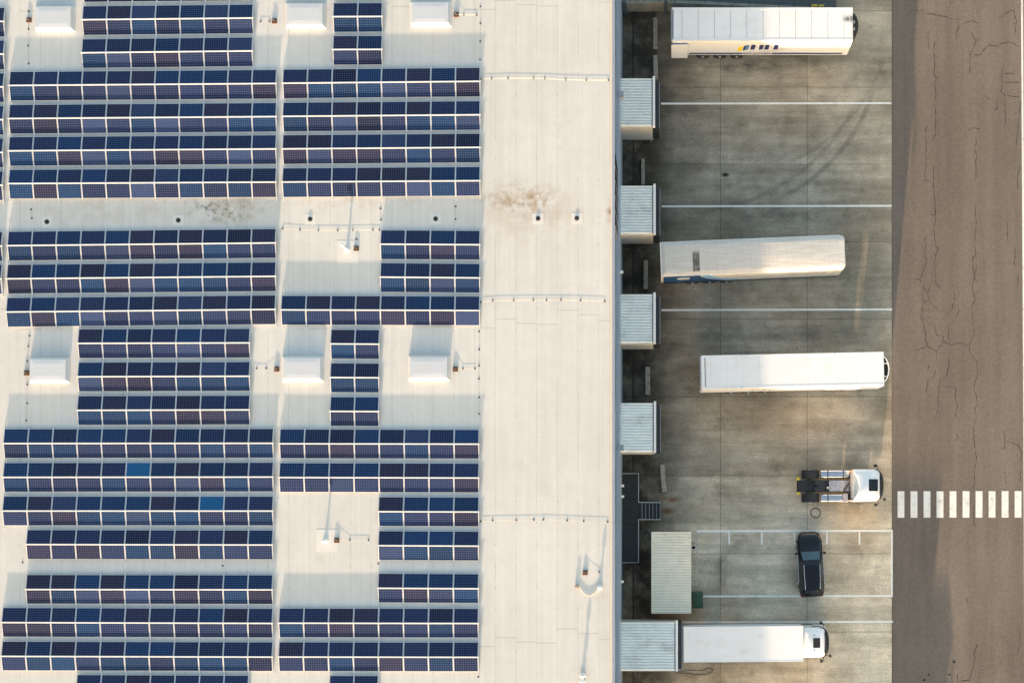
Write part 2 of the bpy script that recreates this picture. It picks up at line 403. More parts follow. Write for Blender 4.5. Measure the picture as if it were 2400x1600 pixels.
M['white'] = white_roof()
M['white_side'] = pbr('white_side_panel', (0.68, 0.735, 0.83), 0.38, var=0.03, scale=0.8, dirt=(0.55, 0.52, 0.46), dirt_amt=0.3)
M['white_paint'] = pbr('white_cab_paint', (0.86, 0.87, 0.89), 0.28, var=0.02, coat=0.5)
M['cream_curtain'] = pbr('cream_curtain', (0.58, 0.57, 0.54), 0.55, var=0.08, scale=2.0, dirt=(0.32, 0.30, 0.26), dirt_amt=0.4)
M['seam_grey'] = pbr('seam_grey', (0.22, 0.26, 0.31), 0.6)
M['seam_pale'] = pbr('seam_pale', (0.56, 0.57, 0.58), 0.6)
M['navy'] = pbr('navy_print', (0.012, 0.028, 0.125), 0.45, var=0.06)
M['deep_blue'] = pbr('deep_blue_print', (0.006, 0.060, 0.180), 0.45, var=0.06)
M['sky_blue'] = pbr('light_blue_print', (0.17, 0.42, 0.68), 0.45, var=0.06)
M['mid_blue'] = pbr('mid_blue_print', (0.02, 0.17, 0.42), 0.45, var=0.06)
M['yellow'] = pbr('yellow_print', (0.80, 0.60, 0.01), 0.5, var=0.08)
M['grey_print'] = pbr('grey_print', (0.40, 0.40, 0.37), 0.5)
M['dark_print'] = pbr('dark_print', (0.10, 0.10, 0.10), 0.5)
M['chassis'] = pbr('chassis_black', (0.018, 0.020, 0.022), 0.55, var=0.25, scale=5, dirt=(0.06, 0.05, 0.04), dirt_amt=0.5)
M['seal_dark'] = pbr('matt_black_plastic', (0.018, 0.021, 0.025), 0.7, var=0.2, scale=5)
M['greased'] = pbr('greased_steel', (0.035, 0.038, 0.042), 0.5, 0.2, var=0.3, scale=8)
M['chrome'] = pbr('polished_tank', (0.72, 0.72, 0.74), 0.22, 0.95, var=0.06)
M['tread'] = pbr('chequer_plate', (0.62, 0.59, 0.62), 0.4, 0.6, var=0.18, scale=6, dirt=(0.16, 0.13, 0.11), dirt_amt=0.7)
M['rim'] = pbr('rim_grey', (0.50, 0.50, 0.50), 0.4, 0.7, var=0.1)
M['amber'] = pbr('amber_lens', (0.75, 0.30, 0.02), 0.3, var=0.05)
M['red_lens'] = pbr('red_lens', (0.30, 0.01, 0.01), 0.3, var=0.05)
M['lens'] = pbr('clear_lens', (0.70, 0.72, 0.74), 0.15, 0.3, var=0.05)
M['car_paint'] = pbr('black_car_paint', (0.004, 0.006, 0.012), 0.25, var=0.1, spec=0.3, coat=0.35)
M['teal_glass'] = pbr('tinted_windscreen', (0.004, 0.045, 0.075), 0.06, var=0.05, spec=0.7)
M['rail'] = pbr('satin_roof_rail', (0.75, 0.76, 0.78), 0.25, 0.9, var=0.03)
M['kerb'] = pbr('precast_concrete', (0.34, 0.315, 0.26), 0.85, var=0.2, scale=5, dirt=(0.10, 0.09, 0.07), dirt_amt=0.8, bump=0.006)
M['rampwall'] = pbr('retaining_concrete', (0.27, 0.275, 0.235), 0.85, var=0.15, scale=1.5, dirt=(0.08, 0.08, 0.07), dirt_amt=0.7)
M['ramp'] = pbr('ramp_asphalt', (0.075, 0.085, 0.095), 0.9, var=0.2, scale=5)
M['grating'] = pbr('dark_grating', (0.032, 0.035, 0.033), 0.6, 0.3, var=0.3, scale=8)
M['steel_blue'] = pbr('painted_steel', (0.10, 0.13, 0.16), 0.5, 0.2, var=0.15, scale=4)
M['bin'] = pbr('green_plastic', (0.020, 0.062, 0.036), 0.5, var=0.25, scale=5, dirt=(0.05, 0.10, 0.07), dirt_amt=0.4)
M['rust'] = pbr('rusty_brown', (0.085, 0.040, 0.018), 0.8, var=0.4, scale=9)
M['iron'] = pbr('cast_iron', (0.035, 0.018, 0.014), 0.7, var=0.3, scale=8)
M['support'] = pbr('support_brown', (0.045, 0.032, 0.022), 0.8, var=0.3, scale=9)
M['wire'] = pbr('conductor_wire', (0.30, 0.28, 0.26), 0.4, 0.3, var=0.05)
M['mast_white'] = pbr('white_pipe', (0.80, 0.78, 0.74), 0.45, var=0.05)
M['hose_grey'] = pbr('pale_hose', (0.42, 0.41, 0.39), 0.6, var=0.1)
M['hose'] = pbr('cable_black', (0.02, 0.02, 0.02), 0.6)
M['patch'] = pbr('membrane_patch', (0.61, 0.62, 0.612), 0.6, var=0.04, spec=0.3)
M['crate'] = pbr('door_white', (0.68, 0.735, 0.82), 0.4, var=0.03)

# ------------------------------------------------------------------ ground, yard, road
RH = 14.0                                    # warehouse roof level
gnd = MB().add([(-500, -500, -0.35), (500, -500, -0.35), (500, 500, -0.35), (-500, 500, -0.35)], [(0, 1, 2, 3)]).build('ground', M['asphalt'])
tag(gnd, 'dark open ground around the warehouse and yard', 'ground', kind='structure')
EDGE = px(2090.5)
XW = px(1457)                                # foot of the warehouse wall
yard = MB().box(XW - 0.6, EDGE, py(3200), py(-160), -0.30, -0.035).build('yard', M['yard_base'])
tag(yard, 'grey stained concrete loading yard between warehouse and road', 'yard', kind='structure')
xs = [XW - 0.5, px(1484), px(1688.5), px(1892), EDGE - 0.012]
ys = [-155, 26, 204.5, 385, 566, 747, 929, 1114, 1297, 1480, 1662]
for i in range(4):
    for j in range(len(ys) - 1):
        g1 = 0.05 if i == 0 else 0.014; g0 = 0.05 if i == 1 else 0.014
        x0, x1 = xs[i] + g0, xs[i + 1] - (g1 if i < 3 else 0.0)
        y1, y0 = py(ys[j]) - 0.014, py(ys[j + 1]) + 0.014
        cx, cy = (x0 + x1) / 2, (y0 + y1) / 2
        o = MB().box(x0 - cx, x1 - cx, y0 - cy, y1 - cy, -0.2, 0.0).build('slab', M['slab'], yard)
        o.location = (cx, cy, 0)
for j in range(10):                          # slabs carrying on outside the frame, south
    y1 = py(1662) - j * 6.03 - 0.014
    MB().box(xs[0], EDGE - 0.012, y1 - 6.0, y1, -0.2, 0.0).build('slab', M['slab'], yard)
def line(parent, a, b, wd, mat, name='painted_line', z=0.0):
    a = Vector(a); b = Vector(b); d = (b - a).normalized(); s_ = Vector((-d.y, d.x, 0)) * (wd / 2)
    m = MB(); vs = [a - s_, b - s_, b + s_, a + s_]
    m.add([(v.x, v.y, z + 0.001) for v in vs] + [(v.x, v.y, z + 0.006) for v in vs],
          [(4, 5, 6, 7), (0, 1, 5, 4), (1, 2, 6, 5), (2, 3, 7, 6), (3, 0, 4, 7)])
    return m.build(name, mat, parent, fix=False)
W5 = 0.15
line(yard, P(1549, 243.3), P(2089, 242.2), W5, M['paint'])
line(yard, P(1551, 483.8), P(2090, 482.5), W5, M['paint'])
line(yard, P(1550, 726.6), P(2091, 725), W5, M['paint'])
line(yard, P(1598, 1457.2), P(2093, 1456), W5, M['paint'])
line(yard, P(1633, 1243.8), P(2092.5, 1243.2), W5, M['paint'])
line(yard, P(1646, 1396.6), P(2092.5, 1395.6), W5, M['paint'])
line(yard, P(2090.5, 1246), P(2090.5, 1393), 0.12, M['paint'])
line(yard, P(1633.5, 1246.5), P(1632.5, 1372), 0.10, M['paint_old'])
for xx in (1709, 1785.5, 1862, 1938, 2014.5): line(yard, P(xx, 1246.2), P(xx, 1275), 0.12, M['paint'])

road = MB().box(EDGE + 0.02, 110, -140, 140, -0.3, 0.0).build('road', M['asphalt'])
tag(road, 'cracked brown grey asphalt road beside the concrete yard', 'road', kind='structure')
for i in range(10):
    x0 = 2103.6 + 30.5 * i
    B(px(x0), px(x0 + 16), py(1212.6 - 0.06 * i), py(1150.6 - 0.06 * i), 0.001, 0.007).build('crosswalk_stripe', M['paint_new'], road)
line(road, P(2395, -40), P(2399.2, 700), 0.15, M['paint_new'], 'edge_line')
line(road, P(2399.2, 700), P(2404, 1700), 0.15, M['paint_new'], 'edge_line')
CR = []
def cr(f, ox, oy, *polys):
    for pl in polys: CR.append([(ox + a / f, oy + b / f) for a, b in pl])
cr(2.528, 2080, 480,
   [(283,0),(285,60),(275,150),(285,245),(302,248),(278,330),(285,470),(318,495)], [(245,60),(283,60)], [(245,172),(213,213),(228,240),(218,290),(232,335),(195,445),(192,490)],
   [(160,438),(195,445)], [(205,480),(240,520),(245,565),(302,627)], [(250,480),(240,520)],
   [(205,515),(212,580),(205,640),(195,655),(225,740),(228,800),(238,838),(290,868),(330,810),(380,830),(430,815),(485,838),(520,740),(500,690)],
   [(212,580),(245,565)], [(160,865),(238,838)], [(290,868),(290,915)], [(520,0),(525,100),(515,230),(525,290),(505,320),(508,390),(515,430),(500,500),(520,560),(500,600),(503,690)],
   [(530,350),(515,430),(535,468)], [(485,838),(485,870),(530,930),(533,1000),(512,1080),(535,1180),(520,1200),(530,1260),(512,1290),(512,1400),(530,1500),(515,1568)],
   [(390,518),(402,540),(382,620),(343,663)], [(425,612),(400,690)], [(360,705),(365,820)], [(280,710),(290,770),(333,778),(325,815)],
   [(365,885),(365,960),(350,1010),(308,1040),(300,1140),(300,1210),(283,1270)], [(285,975),(280,1010),(240,1045),(232,1115)],
   [(330,1075),(405,1085),(398,1130),(415,1190),(400,1260)], [(708,95),(710,160),(712,230)], [(757,245),(752,360)], [(778,405),(768,510)],
   [(690,1330),(695,1395),(697,1440),(660,1445)], [(695,1395),(775,1420),(795,1470),(790,1560)], [(410,1352),(415,1385),(390,1398)], [(245,945),(238,990)])
cr(3.135, 2000, 0,
   [(395,100),(440,72),(490,85),(540,70)], [(480,98),(580,100),(620,118),(660,120),(720,140),(770,150),(775,200),(755,250),(762,300)], [(800,178),(870,152),(920,175)],
   [(545,0),(548,40)], [(548,225),(555,370)], [(598,300),(590,400),(600,470),(590,540),(605,570),(598,620),(608,700),(590,740)], [(630,560),(605,585)],
   [(600,770),(608,850),(602,950),(602,990),(583,1030)], [(545,915),(533,960),(535,1120),(533,1240),(522,1270),(525,1325),(570,1335)], [(590,1215),(590,1350),(598,1440),(602,1568)],
   [(865,235),(880,280),(905,300),(880,350),(860,400),(857,550)], [(905,300),(930,300)], [(885,405),(925,410),(990,335),(1065,340),(1100,318),(1160,312),(1225,352)],
   [(1060,140),(1150,85),(1180,80),(1195,150),(1190,260)], [(1105,470),(1090,550),(1180,540),(1185,490)], [(1090,550),(1095,610),(1220,605)], [(1095,610),(1085,670),(1110,700),(1225,715)],
   [(1110,700),(1118,920)], [(1230,740),(1220,880),(1205,960),(1200,1080)], [(845,965),(870,940),(940,945)], [(895,1000),(905,1060),(885,1100),(905,1140),(900,1200),(900,1330)],
   [(965,705),(1003,740)], [(1045,730),(1060,795),(1035,810)], [(1225,1220),(1205,1290),(1210,1400)], [(715,0),(710,55)])
cr(3.1375, 2080, 1100,
   [(636,0),(638,90),(632,170)], [(640,240),(632,300),(635,380),(650,420)], [(860,0),(865,80),(880,110)], [(975,0),(978,95)], [(970,1150),(975,1240),(958,1360)],
   [(665,1275),(640,1340),(640,1430),(615,1480),(605,1545),(515,1555),(512,1490)], [(575,925),(590,985)])
rc = random.Random(3)
for pl in CR:
    pts = []
    for (a, b), (c, d) in zip(pl, pl[1:]):
        k = max(2, int(math.hypot(c - a, d - b) / 6))
        for t in range(k):
            f = t / k; pts.append((a + (c - a) * f + rc.uniform(-1.2, 1.2), b + (d - b) * f + rc.uniform(-1.2, 1.2)))
    pts.append(pl[-1]); pts = [P(*q) for q in pts]; m = MB(); vs = []; n = len(pts)
    for i, q in enumerate(pts):
        d = (pts[min(i + 1, n - 1)] - pts[max(i - 1, 0)]).normalized(); s_ = Vector((-d.y, d.x, 0))
        wd = rc.uniform(0.007, 0.028) * (1.0 if 0 < i < n - 1 else 0.3)
        vs += [q + s_ * wd + Vector((0, 0, 0.003)), q - s_ * wd + Vector((0, 0, 0.003))]
    m.add(vs, [(2 * i, 2 * i + 1, 2 * i + 3, 2 * i + 2) for i in range(n - 1)])
    m.build('crack', M['crack'], road, fix=True)
for xx, yy, r in ((490, 1412, 3), (458, 1507, 2.4), (303, 1505, 2.6), (270, 1545, 3), (600, 568, 1.2)):
    q = P(2080 + xx / 3.1375, 1100 + yy / 3.1375)
    MB().prism([(q.x + r / 30 * rc.uniform(.7, 1.2) * math.cos(a * .785), q.y + r / 30 * rc.uniform(.7, 1.2) * math.sin(a * .785)) for a in range(8)], 0.001, 0.006).build('tar_spot', M['crack'], road)

# manhole in the yard
q = P(1911.5, 1201.3)
mh = thing('manhole_cover', 'round manhole cover with dark iron ring in the concrete beside tractor unit', 'manhole', q)
n = 28; ro, ri = 0.41, 0.345
m = MB(); vs = []
for r, z in ((ro, 0.001), (ro, 0.012), (ri, 0.012), (ri, 0.002)): vs += [(r * math.cos(2 * math.pi * i / n), r * math.sin(2 * math.pi * i / n), z) for i in range(n)]
m.add(vs, [(k * n + i, k * n + (i + 1) % n, (k + 1) * n + (i + 1) % n, (k + 1) * n + i) for k in range(3) for i in range(n)])
m.build('ring', M['iron'], mh)
MB().lathe((0, 0, 0), 'z', [(ri - 0.01, 0.001), (ri - 0.01, 0.008)], n).build('infill', M['slab'], mh)
for yy in (0.24, -0.27): MB().cyl((0.04 if yy > 0 else -0.05, yy, 0.008), 'z', 0.035, 0.012, 8).build('lifting_hole', M['iron'], mh)

# ------------------------------------------------------------------ warehouse
XE = px(1440.0, RH + 0.15)                        # outer face of the wall
wh = thing('warehouse', 'long warehouse with white membrane roof and blue grey clad wall', 'building', (XE, 0, 0))
YS, YNN = -190.0, 75.0
def WB(name, mat, *a, **kw): return MB().box(*a).build(name, mat, wh, world=True, **kw)
WB('wall', M['wall_blue'], -130, XE - 0.06, YS, YNN, -0.3, RH - 0.25)
XL = XE + 0.12
WB('lower_cladding', M['wall_blue_lo'], XE - 0.06, XL, YS, YNN, -0.03, 8.0)
roof = WB('roof', M['membrane'], -130, px(1434.5, RH), YS, YNN, RH - 0.2, RH)
WB('parapet', M['flash'], px(1434.5, RH + 0.15), XE + 0.02, YS, YNN, RH - 0.5, RH + 0.15)
WB('eaves_trim', M['curb'], px(1431.5, RH + 0.1), px(1434.5, RH + 0.15) - 0.004, YS, YNN, RH - 0.19, RH + 0.06)
for k in range(-10, 9):                      # cladding sheet joints
    B(XL - 0.01, XL + 0.012, 6.9 * k - 0.02, 6.9 * k + 0.02, 0.1, 8.02).build('cladding_joint', M['wall_blue'], wh, world=True)
for k in range(5):
    yy = py(391 + 34.3 * k, 11.5)
    o = B(XE - 0.055, XE + 0.05, yy - 0.40, yy + 0.40, 9.0, 13.4).build('window', M['window'], wh, world=True)
    B(XE - 0.05, XE + 0.06, yy - 0.46, yy - 0.41, 8.9, 13.45).build('frame', M['galv'], o, world=False)
    fr = [c for c in o.children][0]; fr.location = (-XE, 0, 0)
for yy, hh in ((638, 5.6), (1041, 5.2), (1138, 3.6), (1163, 3.4), (1362, 4.0)):
    q = P(1453, yy, hh)
    o = B(XL, XL + 0.22, q.y - 0.09, q.y + 0.09, hh, hh + 0.16).build('wall_lamp', M['mast_white'], wh, world=True)
for yy in (225, 1049):                       # rainwater outlets on the wall
    q = P(1450, yy, 7.6)
    B(XE + 0.01, XL + 0.32, q.y - 0.22, q.y + 0.22, 7.5, 8.05).build('rain_head', M['flash'], wh, world=True, bevel=0.03)

# roof drains
for xx, yy in ((110, 520), (418, 516.5), (727, 514), (1021, 513), (1261, 512.5), (1352, 512)):
    q = P(xx, yy, RH)
    o = MB().box(q.x - 0.36, q.x + 0.36, q.y - 0.36, q.y + 0.36, RH - 0.01, RH + 0.006).build('drain_patch', M['patch'], wh, world=True)
    MB().lathe((q.x, q.y, RH), 'z', [(0.155, 0.0), (0.155, 0.03), (0.12, 0.05), (0.05, 0.06)], 16).build('roof_drain', M['rubber'], wh, world=True)
# repair patches
for xx, yy, wx, wy in ((815, 590, 50, 52), (766, 1266, 50, 52)):
    q = P(xx, yy, RH); k = (H - RH) / F
    B(q.x - wx / 2 * k, q.x + wx / 2 * k, q.y - wy / 2 * k, q.y + wy / 2 * k, RH - 0.01, RH + 0.007).build('membrane_patch', M['patch'], wh, world=True)

# skylights
def skylight(x0, x1, y0, y1):
    hz = 0.36; z = RH + hz
    a = P(x0, y1, z); b = P(x1, y0, z); s_ = wh
    cx, cy = (a.x + b.x) / 2, (a.y + b.y) / 2; hx, hy = (b.x - a.x) / 2, (b.y - a.y) / 2
    e = 0.07
    m = MB(); rings = []
    for z_, d in ((RH - 0.02, e), (RH + 0.10, e), (RH + 0.12, e - 0.03), (z - 0.03, 0.005), (z, -0.02), (z + 0.012, -0.30)):
        rings.append([(cx + sx * (hx + d), cy + sy * (hy + d), z_) for sx, sy in ((-1, -1), (1, -1), (1, 1), (-1, 1))])
    o = m.loft(rings).build('skylight', M['acrylic'], wh, world=True)
    c = MB().loft([[(cx + sx * (hx + e + d), cy + sy * (hy + e + d), z_) for sx, sy in ((-1, -1), (1, -1), (1, 1), (-1, 1))] for z_, d in ((RH - 0.01, 0.07), (RH + 0.05, 0.05), (RH + 0.09, 0.006))])
    c.build('skylight_curb', M['curb'], wh, world=True)
for a in ((83, 166, 15, 66), (671, 756, 8, 58.5), (964, 1051, 5, 54.5), (70, 154, 841, 891), (663, 751, 837.5, 888), (960, 1048, 836, 886)): skylight(*a)

# ------------------------------------------------------------------ solar arrays
PW, PD, TILT_H, Z0 = 1.655, 0.980, 0.190, RH + 0.10
DEP = math.sqrt(PD * PD - TILT_H * TILT_H)
def panel_mesh():
    m = MB(); w_, t, f = PW / 2, 0.035, 0.024
    o = [(-w_, 0), (w_, 0), (w_, PD), (-w_, PD)]; i_ = [(-w_ + f, f), (w_ - f, f), (w_ - f, PD - f), (-w_ + f, PD - f)]
    vs = [(x, y, -t) for x, y in o] + [(x, y, 0) for x, y in o] + [(x, y, 0) for x, y in i_] + [(x, y, -0.004) for x, y in i_]
    m.add(vs, [(3, 2, 1, 0)] + [(k, (k + 1) % 4, 4 + (k + 1) % 4, 4 + k) for k in range(4)] + [(4 + k, 4 + (k + 1) % 4, 8 + (k + 1) % 4, 8 + k) for k in range(4)]
          + [(8 + k, 8 + (k + 1) % 4, 12 + (k + 1) % 4, 12 + k) for k in range(4)], 0)
    m.add([(x, y, -0.004) for x, y in i_], [(0, 1, 2, 3)], 1)
    return m.mesh('solar_panel', [M['alu'], M['cells']], fix=False)
def brace_mesh():
    m = MB(); hb = DEP + 0.03
    for s_ in (-1, 1):
        m.bar((0, 0, TILT_H - 0.055), (0, s_ * hb, -0.055), 0.06, 0.04)
        m.box(-0.03, 0.03, min(s_ * (hb - 0.05), s_ * (hb + 0.15)), max(s_ * (hb - 0.05), s_ * (hb + 0.15)), -0.10, -0.035)
    return m.mesh('rail', M['alu'])
PM, BMESH = panel_mesh(), brace_mesh()
rp = random.Random(11)
SPEC = {(313, 1098): 4, (490, 1178): 4, (218, 292): 3, (390, 292): 3, (806, 288): 3, (978, 440): 3, (213, 745): 3, (317, 1395): 3, (1095, 1022): 2, (1010, 1180): 2, (960, 1258): 2, (1010, 1258): 2,
        (200, 1361): 2, (48, 412): 2, (862, 175): 2, (148, 336): 2, (560, 362): 3, (318, 440): 3, (662, 440): 3, (1100, 745): 3, (432, 1361): 5, (318, 1262): 5, (1032, 1438): 5, (804, 835): 2, (438, 788): 2, (1100, 1410): 2}
TONES = [(0.0085, 0.0182, 0.064), (0.0150, 0.0160, 0.044), (0.004, 0.030, 0.100), (0.022, 0.042, 0.118), (0.002, 0.085, 0.22), (0.006, 0.010, 0.036)]
def tone(x, y):
    r = rp.random(); v = rp.uniform(0.78, 1.22)
    k = 0 if r < 0.46 else 1 if r < 0.64 else 2 if r < 0.92 else 5 if r < 0.95 else 3
    if k == 2: v *= 0.8
    if k == 3: v *= 0.75
    for (a, b), q_ in SPEC.items():
        if abs(a - x) < 27 and abs(b - y) < 18: k = q_; v = 1.0
    c = TONES[k]
    return (c[0] * v, c[1] * v, c[2] * v, 1.0)
def array(label, tents):
    zt = Z0 + TILT_H
    a0 = P(tents[0][0], tents[0][1], RH)
    t = thing('solar_array', label, 'solar panels', a0, 0, 'rooftop solar arrays')
    for xl, yl, xr, yr, n in tents:
        A, Bq = P(xl, yl, zt), P(xr, yr, zt); L = (Bq - A).length; u = (Bq - A).normalized(); v = Vector((-u.y, u.x, 0))
        step = L / n
        MB().bar(A - u * 0.07 + Vector((0, 0, 0.006)), Bq + u * 0.07 + Vector((0, 0, 0.006)), 0.066, 0.014).build('ridge_rail', M['white_bar'], t, world=True)
        for i in range(n):
            c = A + u * (step * (i + 0.5))
            for s_ in (1, -1):
                xd = u * s_; yd = (v * s_ * DEP + Vector((0, 0, -TILT_H))) / PD; zd = xd.cross(yd)
                st = c + v * (s_ * 0.026)
                o = bpy.data.objects.new('solar_panel', PM); C.objects.link(o); o.parent = t
                fx = (step - 0.036) / PW
                o.matrix_basis = Matrix.Translation(st - a0) @ Matrix(((xd.x * fx, yd.x, zd.x, 0), (xd.y * fx, yd.y, zd.y, 0), (xd.z * fx, yd.z, zd.z, 0), (0, 0, 0, 1)))
                mid_ = st + yd * (PD / 2); o.color = tone(XN + mid_.x * F / (H - mid_.z), YN - mid_.y * F / (H - mid_.z))
        for i in range(n + 1):
            o = bpy.data.objects.new('rail', BMESH); C.objects.link(o); o.parent = t
            dx = 0.02 if i == 0 else (-0.02 if i == n else 0)
            q = A + u * (step * i + dx)
            o.matrix_basis = Matrix.Translation(Vector((q.x, q.y, Z0)) - a0) @ Matrix(((u.x, v.x, 0, 0), (u.y, v.y, 0, 0), (0, 0, 1, 0), (0, 0, 0, 1)))
    return t
array('solar array of seven column rows above four eleven column rows, north of the stained gutter',
      [(193, -31, 593, -35, 7), (192, 46.5, 592, 42.5, 7), (190.5, 124, 591, 119.5, 7), (20.5, 200.5, 647, 195.8, 11), (19.5, 278, 647, 273.3, 11), (19, 353.5, 646.5, 349, 11), (19, 430.2, 646.5, 426.6, 11)])
array('solar array with a two column stem between skylights over four eight column rows',
      [(780.5, -38, 896, -38.5, 2), (780, 39.3, 895.3, 38.8, 2), (779.5, 116.3, 895, 116, 2), (662, 195.2, 1125, 190.8, 8), (661.7, 272.8, 1125, 269, 8), (661.3, 349, 1125, 345.3, 8), (661, 426.6, 1125, 423.4, 8)])
array('largest solar array, ten panel ridges notched around a skylight, below the stained roof gutter',
      [(16.5, 575.5, 645.5, 569, 11), (14.8, 653, 645.5, 647.2, 11), (13.6, 730.8, 645, 724.7, 11), (181.5, 804.2, 584.5, 803, 7), (181, 882.3, 584.5, 881, 7), (180, 961, 584.3, 959.8, 7),
       (7, 1038.6, 639.5, 1038, 11), (6.2, 1117.8, 639.3, 1117, 11), (5, 1196.6, 639, 1196.6, 11), (60.5, 1275, 638.5, 1276, 10)])
array('winding solar array around the vent pipe bays with a two column neck between skylights',
      [(891, 572, 1124.5, 573.3, 4), (890.5, 649, 1124.3, 651, 4), (658, 725.8, 1124, 727.3, 8), (774, 805.3, 888.3, 806, 2), (773.3, 884, 887.8, 884.7, 2), (772.8, 963.2, 887.3, 963.7, 2),
       (654.3, 1039, 1122.3, 1040, 8), (653.5, 1118, 1122, 1119.2, 8), (886.3, 1198, 1122, 1198.8, 4), (886, 1277.5, 1121.6, 1278.8, 4)])
array('solar array with one ten column row above two eleven column rows',
      [(59.5, 1380.3, 638, 1381, 10), (3, 1457.6, 638, 1459.6, 11), (2, 1536.7, 638, 1538.4, 11), (177.5, 1615, 581, 1616.5, 7)])
array('solar array with one four column row above two eight column rows',
      [(885.2, 1377.3, 1121.3, 1378.5, 4), (652.5, 1459, 1120.8, 1459.8, 8), (652, 1538.2, 1120.8, 1539, 8), (771, 1617, 885.5, 1617.3, 2)])
array('solar array mostly hidden at the roof west of the skylights, only its last column showing',
      [(8.8 - 57 - i * 0.8, 50.3 + 76.7 * i, 8.8 - i * 0.8, 50.3 + 76.7 * i, 1) for i in range(6)])
array('short solar array end west of the eleven column rows south of the stained gutter',
      [(3.4 - 57 - i * 1.0, 576.5 + 77 * i, 3.4 - i * 1.0, 576.3 + 77 * i, 1) for i in range(2)])

# ------------------------------------------------------------------ small things on the roof
def conductor(label, pts, wire=True, sag=0.0):
    q0 = P(pts[0][0], pts[0][1], RH)
    t = thing('lightning_conductor', label, 'conductor', q0)
    W = []
    for xx, yy in pts:
        q = P(xx, yy, RH); W.append(q + Vector((0, 0, 0.032)))
        MB().lathe((q.x, q.y, RH), 'z', [(0.065, 0), (0.06, 0.018), (0.025, 0.024), (0.025, 0.036)], 8).build('wire_support', M['support'], t, world=True)
    if wire: MB().tube([p_ for p_ in W], 0.005, 5).build('wire', M['wire'], t, world=True)
    return t
conductor('lightning conductor wire on supports crossing the plain roof strip north of the brown stain', [(1127, 185.5), (1152, 185), (1191, 184), (1250.6, 184), (1277, 185), (1326, 187.5), (1374, 188.5), (1426, 188.5)])
conductor('lightning conductor wire on supports crossing the plain roof strip south of the brown stain', [(1127, 708), (1155, 705), (1204, 704), (1250, 703), (1281, 703.5), (1315, 703), (1361, 704), (1417, 706)])
conductor('lightning conductor wire crossing the plain roof strip above the coiled white hose', [(1127, 1221), (1154.5, 1219), (1210, 1218.5), (1251, 1217.7), (1273.6, 1217), (1329.5, 1218.7), (1368, 1220.6), (1424, 1222.5)])
conductor('lightning conductor wire running under the stained gutter toward the four column rows', [(663, 535.7), (703, 538.5), (746, 539.8), (791.6, 540.3), (827, 539.3), (874, 539), (889, 539)])
DK = 'dark wire supports in lines on the roof'
conductor('lightning conductor with dark supports from skylight edge line up the first array end', [(1126, 16), (1126, 56), (1125.6, 97.5), (1125, 140)])
conductor('lightning conductor with dark supports beside the lone skylight and two column solar neck', [(1123, 777), (1123, 819), (1122.7, 857), (1122.5, 887.5), (1123, 931), (1123, 969.5)])
conductor('lightning conductor with dark supports passing the westmost skylight of the northern row', [(67.5, 27.5), (67, 69), (66, 107.5), (67, 149.5)])
conductor('lightning conductor with dark supports passing the westmost skylight of the southern row', [(69, 787), (66.7, 811.5), (64.2, 846), (64, 901), (63.6, 944.6), (61.5, 985)])
conductor('pair of conductor supports in the stained gutter west of the drains', [(73, 491), (74.6, 511.5)])
conductor('pair of conductor supports in the gutter at the four column array corner', [(892, 489), (892.6, 515.5)])
conductor('pair of conductor supports beside the drain above the four column rows', [(1068, 484), (1067.5, 513.5)])
conductor('conductor supports on the bare strip south of the largest solar array', [(53, 1317.5), (522, 1325)], wire=False)
conductor('conductor supports beside the four column row and the last array corner', [(886.5, 1320), (1121, 1585)], wire=False)
def rod(label, x, y, dots):
    q = P(x, y, RH); t = thing('lightning_rod', label, 'lightning rod', q, 0, 'lightning rods on brown bases')
    MB().box(-0.165, 0.165, -0.165, 0.165, 0.0, 0.085).build('base_block', M['rust'], t, bevel=0.015)
    MB().bar((-0.14, 0.10, 0.10), (0.03, -0.04, 0.10), 0.03, 0.02).build('clamp', M['wire'], t)
    MB().tube([(0, 0, 0.08), (0, 0, 0.45)], 0.008, 6).build('rod', M['galv'], t)
    W = [(0, 0, 0.09)]
    for a, b in dots:
        d = P(a, b, RH) - q; W.append((d.x, d.y, 0.032))
        MB().lathe((d.x, d.y, 0), 'z', [(0.065, 0), (0.06, 0.018), (0.025, 0.024), (0.025, 0.036)], 8).build('wire_support', M['support'], t)
    if len(W) > 1: MB().tube(W, 0.005, 5).build('wire', M['wire'], t)
rod('brown based lightning rod west of the northern row\'s westmost skylight', 68.5, 48, [])
rod('brown based lightning rod west of the northern middle skylight', 643.5, 50.5, [(632, 51), (611, 51)])
rod('brown based lightning rod east of the northern eastmost skylight', 1069.5, 35.5, [(1087, 35.3), (1117, 36)])
rod('brown based lightning rod touching the southern row\'s westmost skylight', 63, 874, [])
rod('brown based lightning rod west of the southern middle skylight', 649, 865, [(624, 863), (601.5, 863)])
rod('brown based lightning rod east of the southern eastmost skylight', 1067.5, 865, [(1085, 864), (1113, 863.5)])
rod('brown based lightning rod beside the bent white vent pipe', 835.3, 582.5, [(835.5, 560)])
rod('brown based lightning rod beside the short straight white vent pipe', 789.5, 1265.5, [(820, 1265), (864, 1265)])
rod('brown based lightning rod above the white hose near the eaves', 1371.5, 1341, [(1404, 1340)])
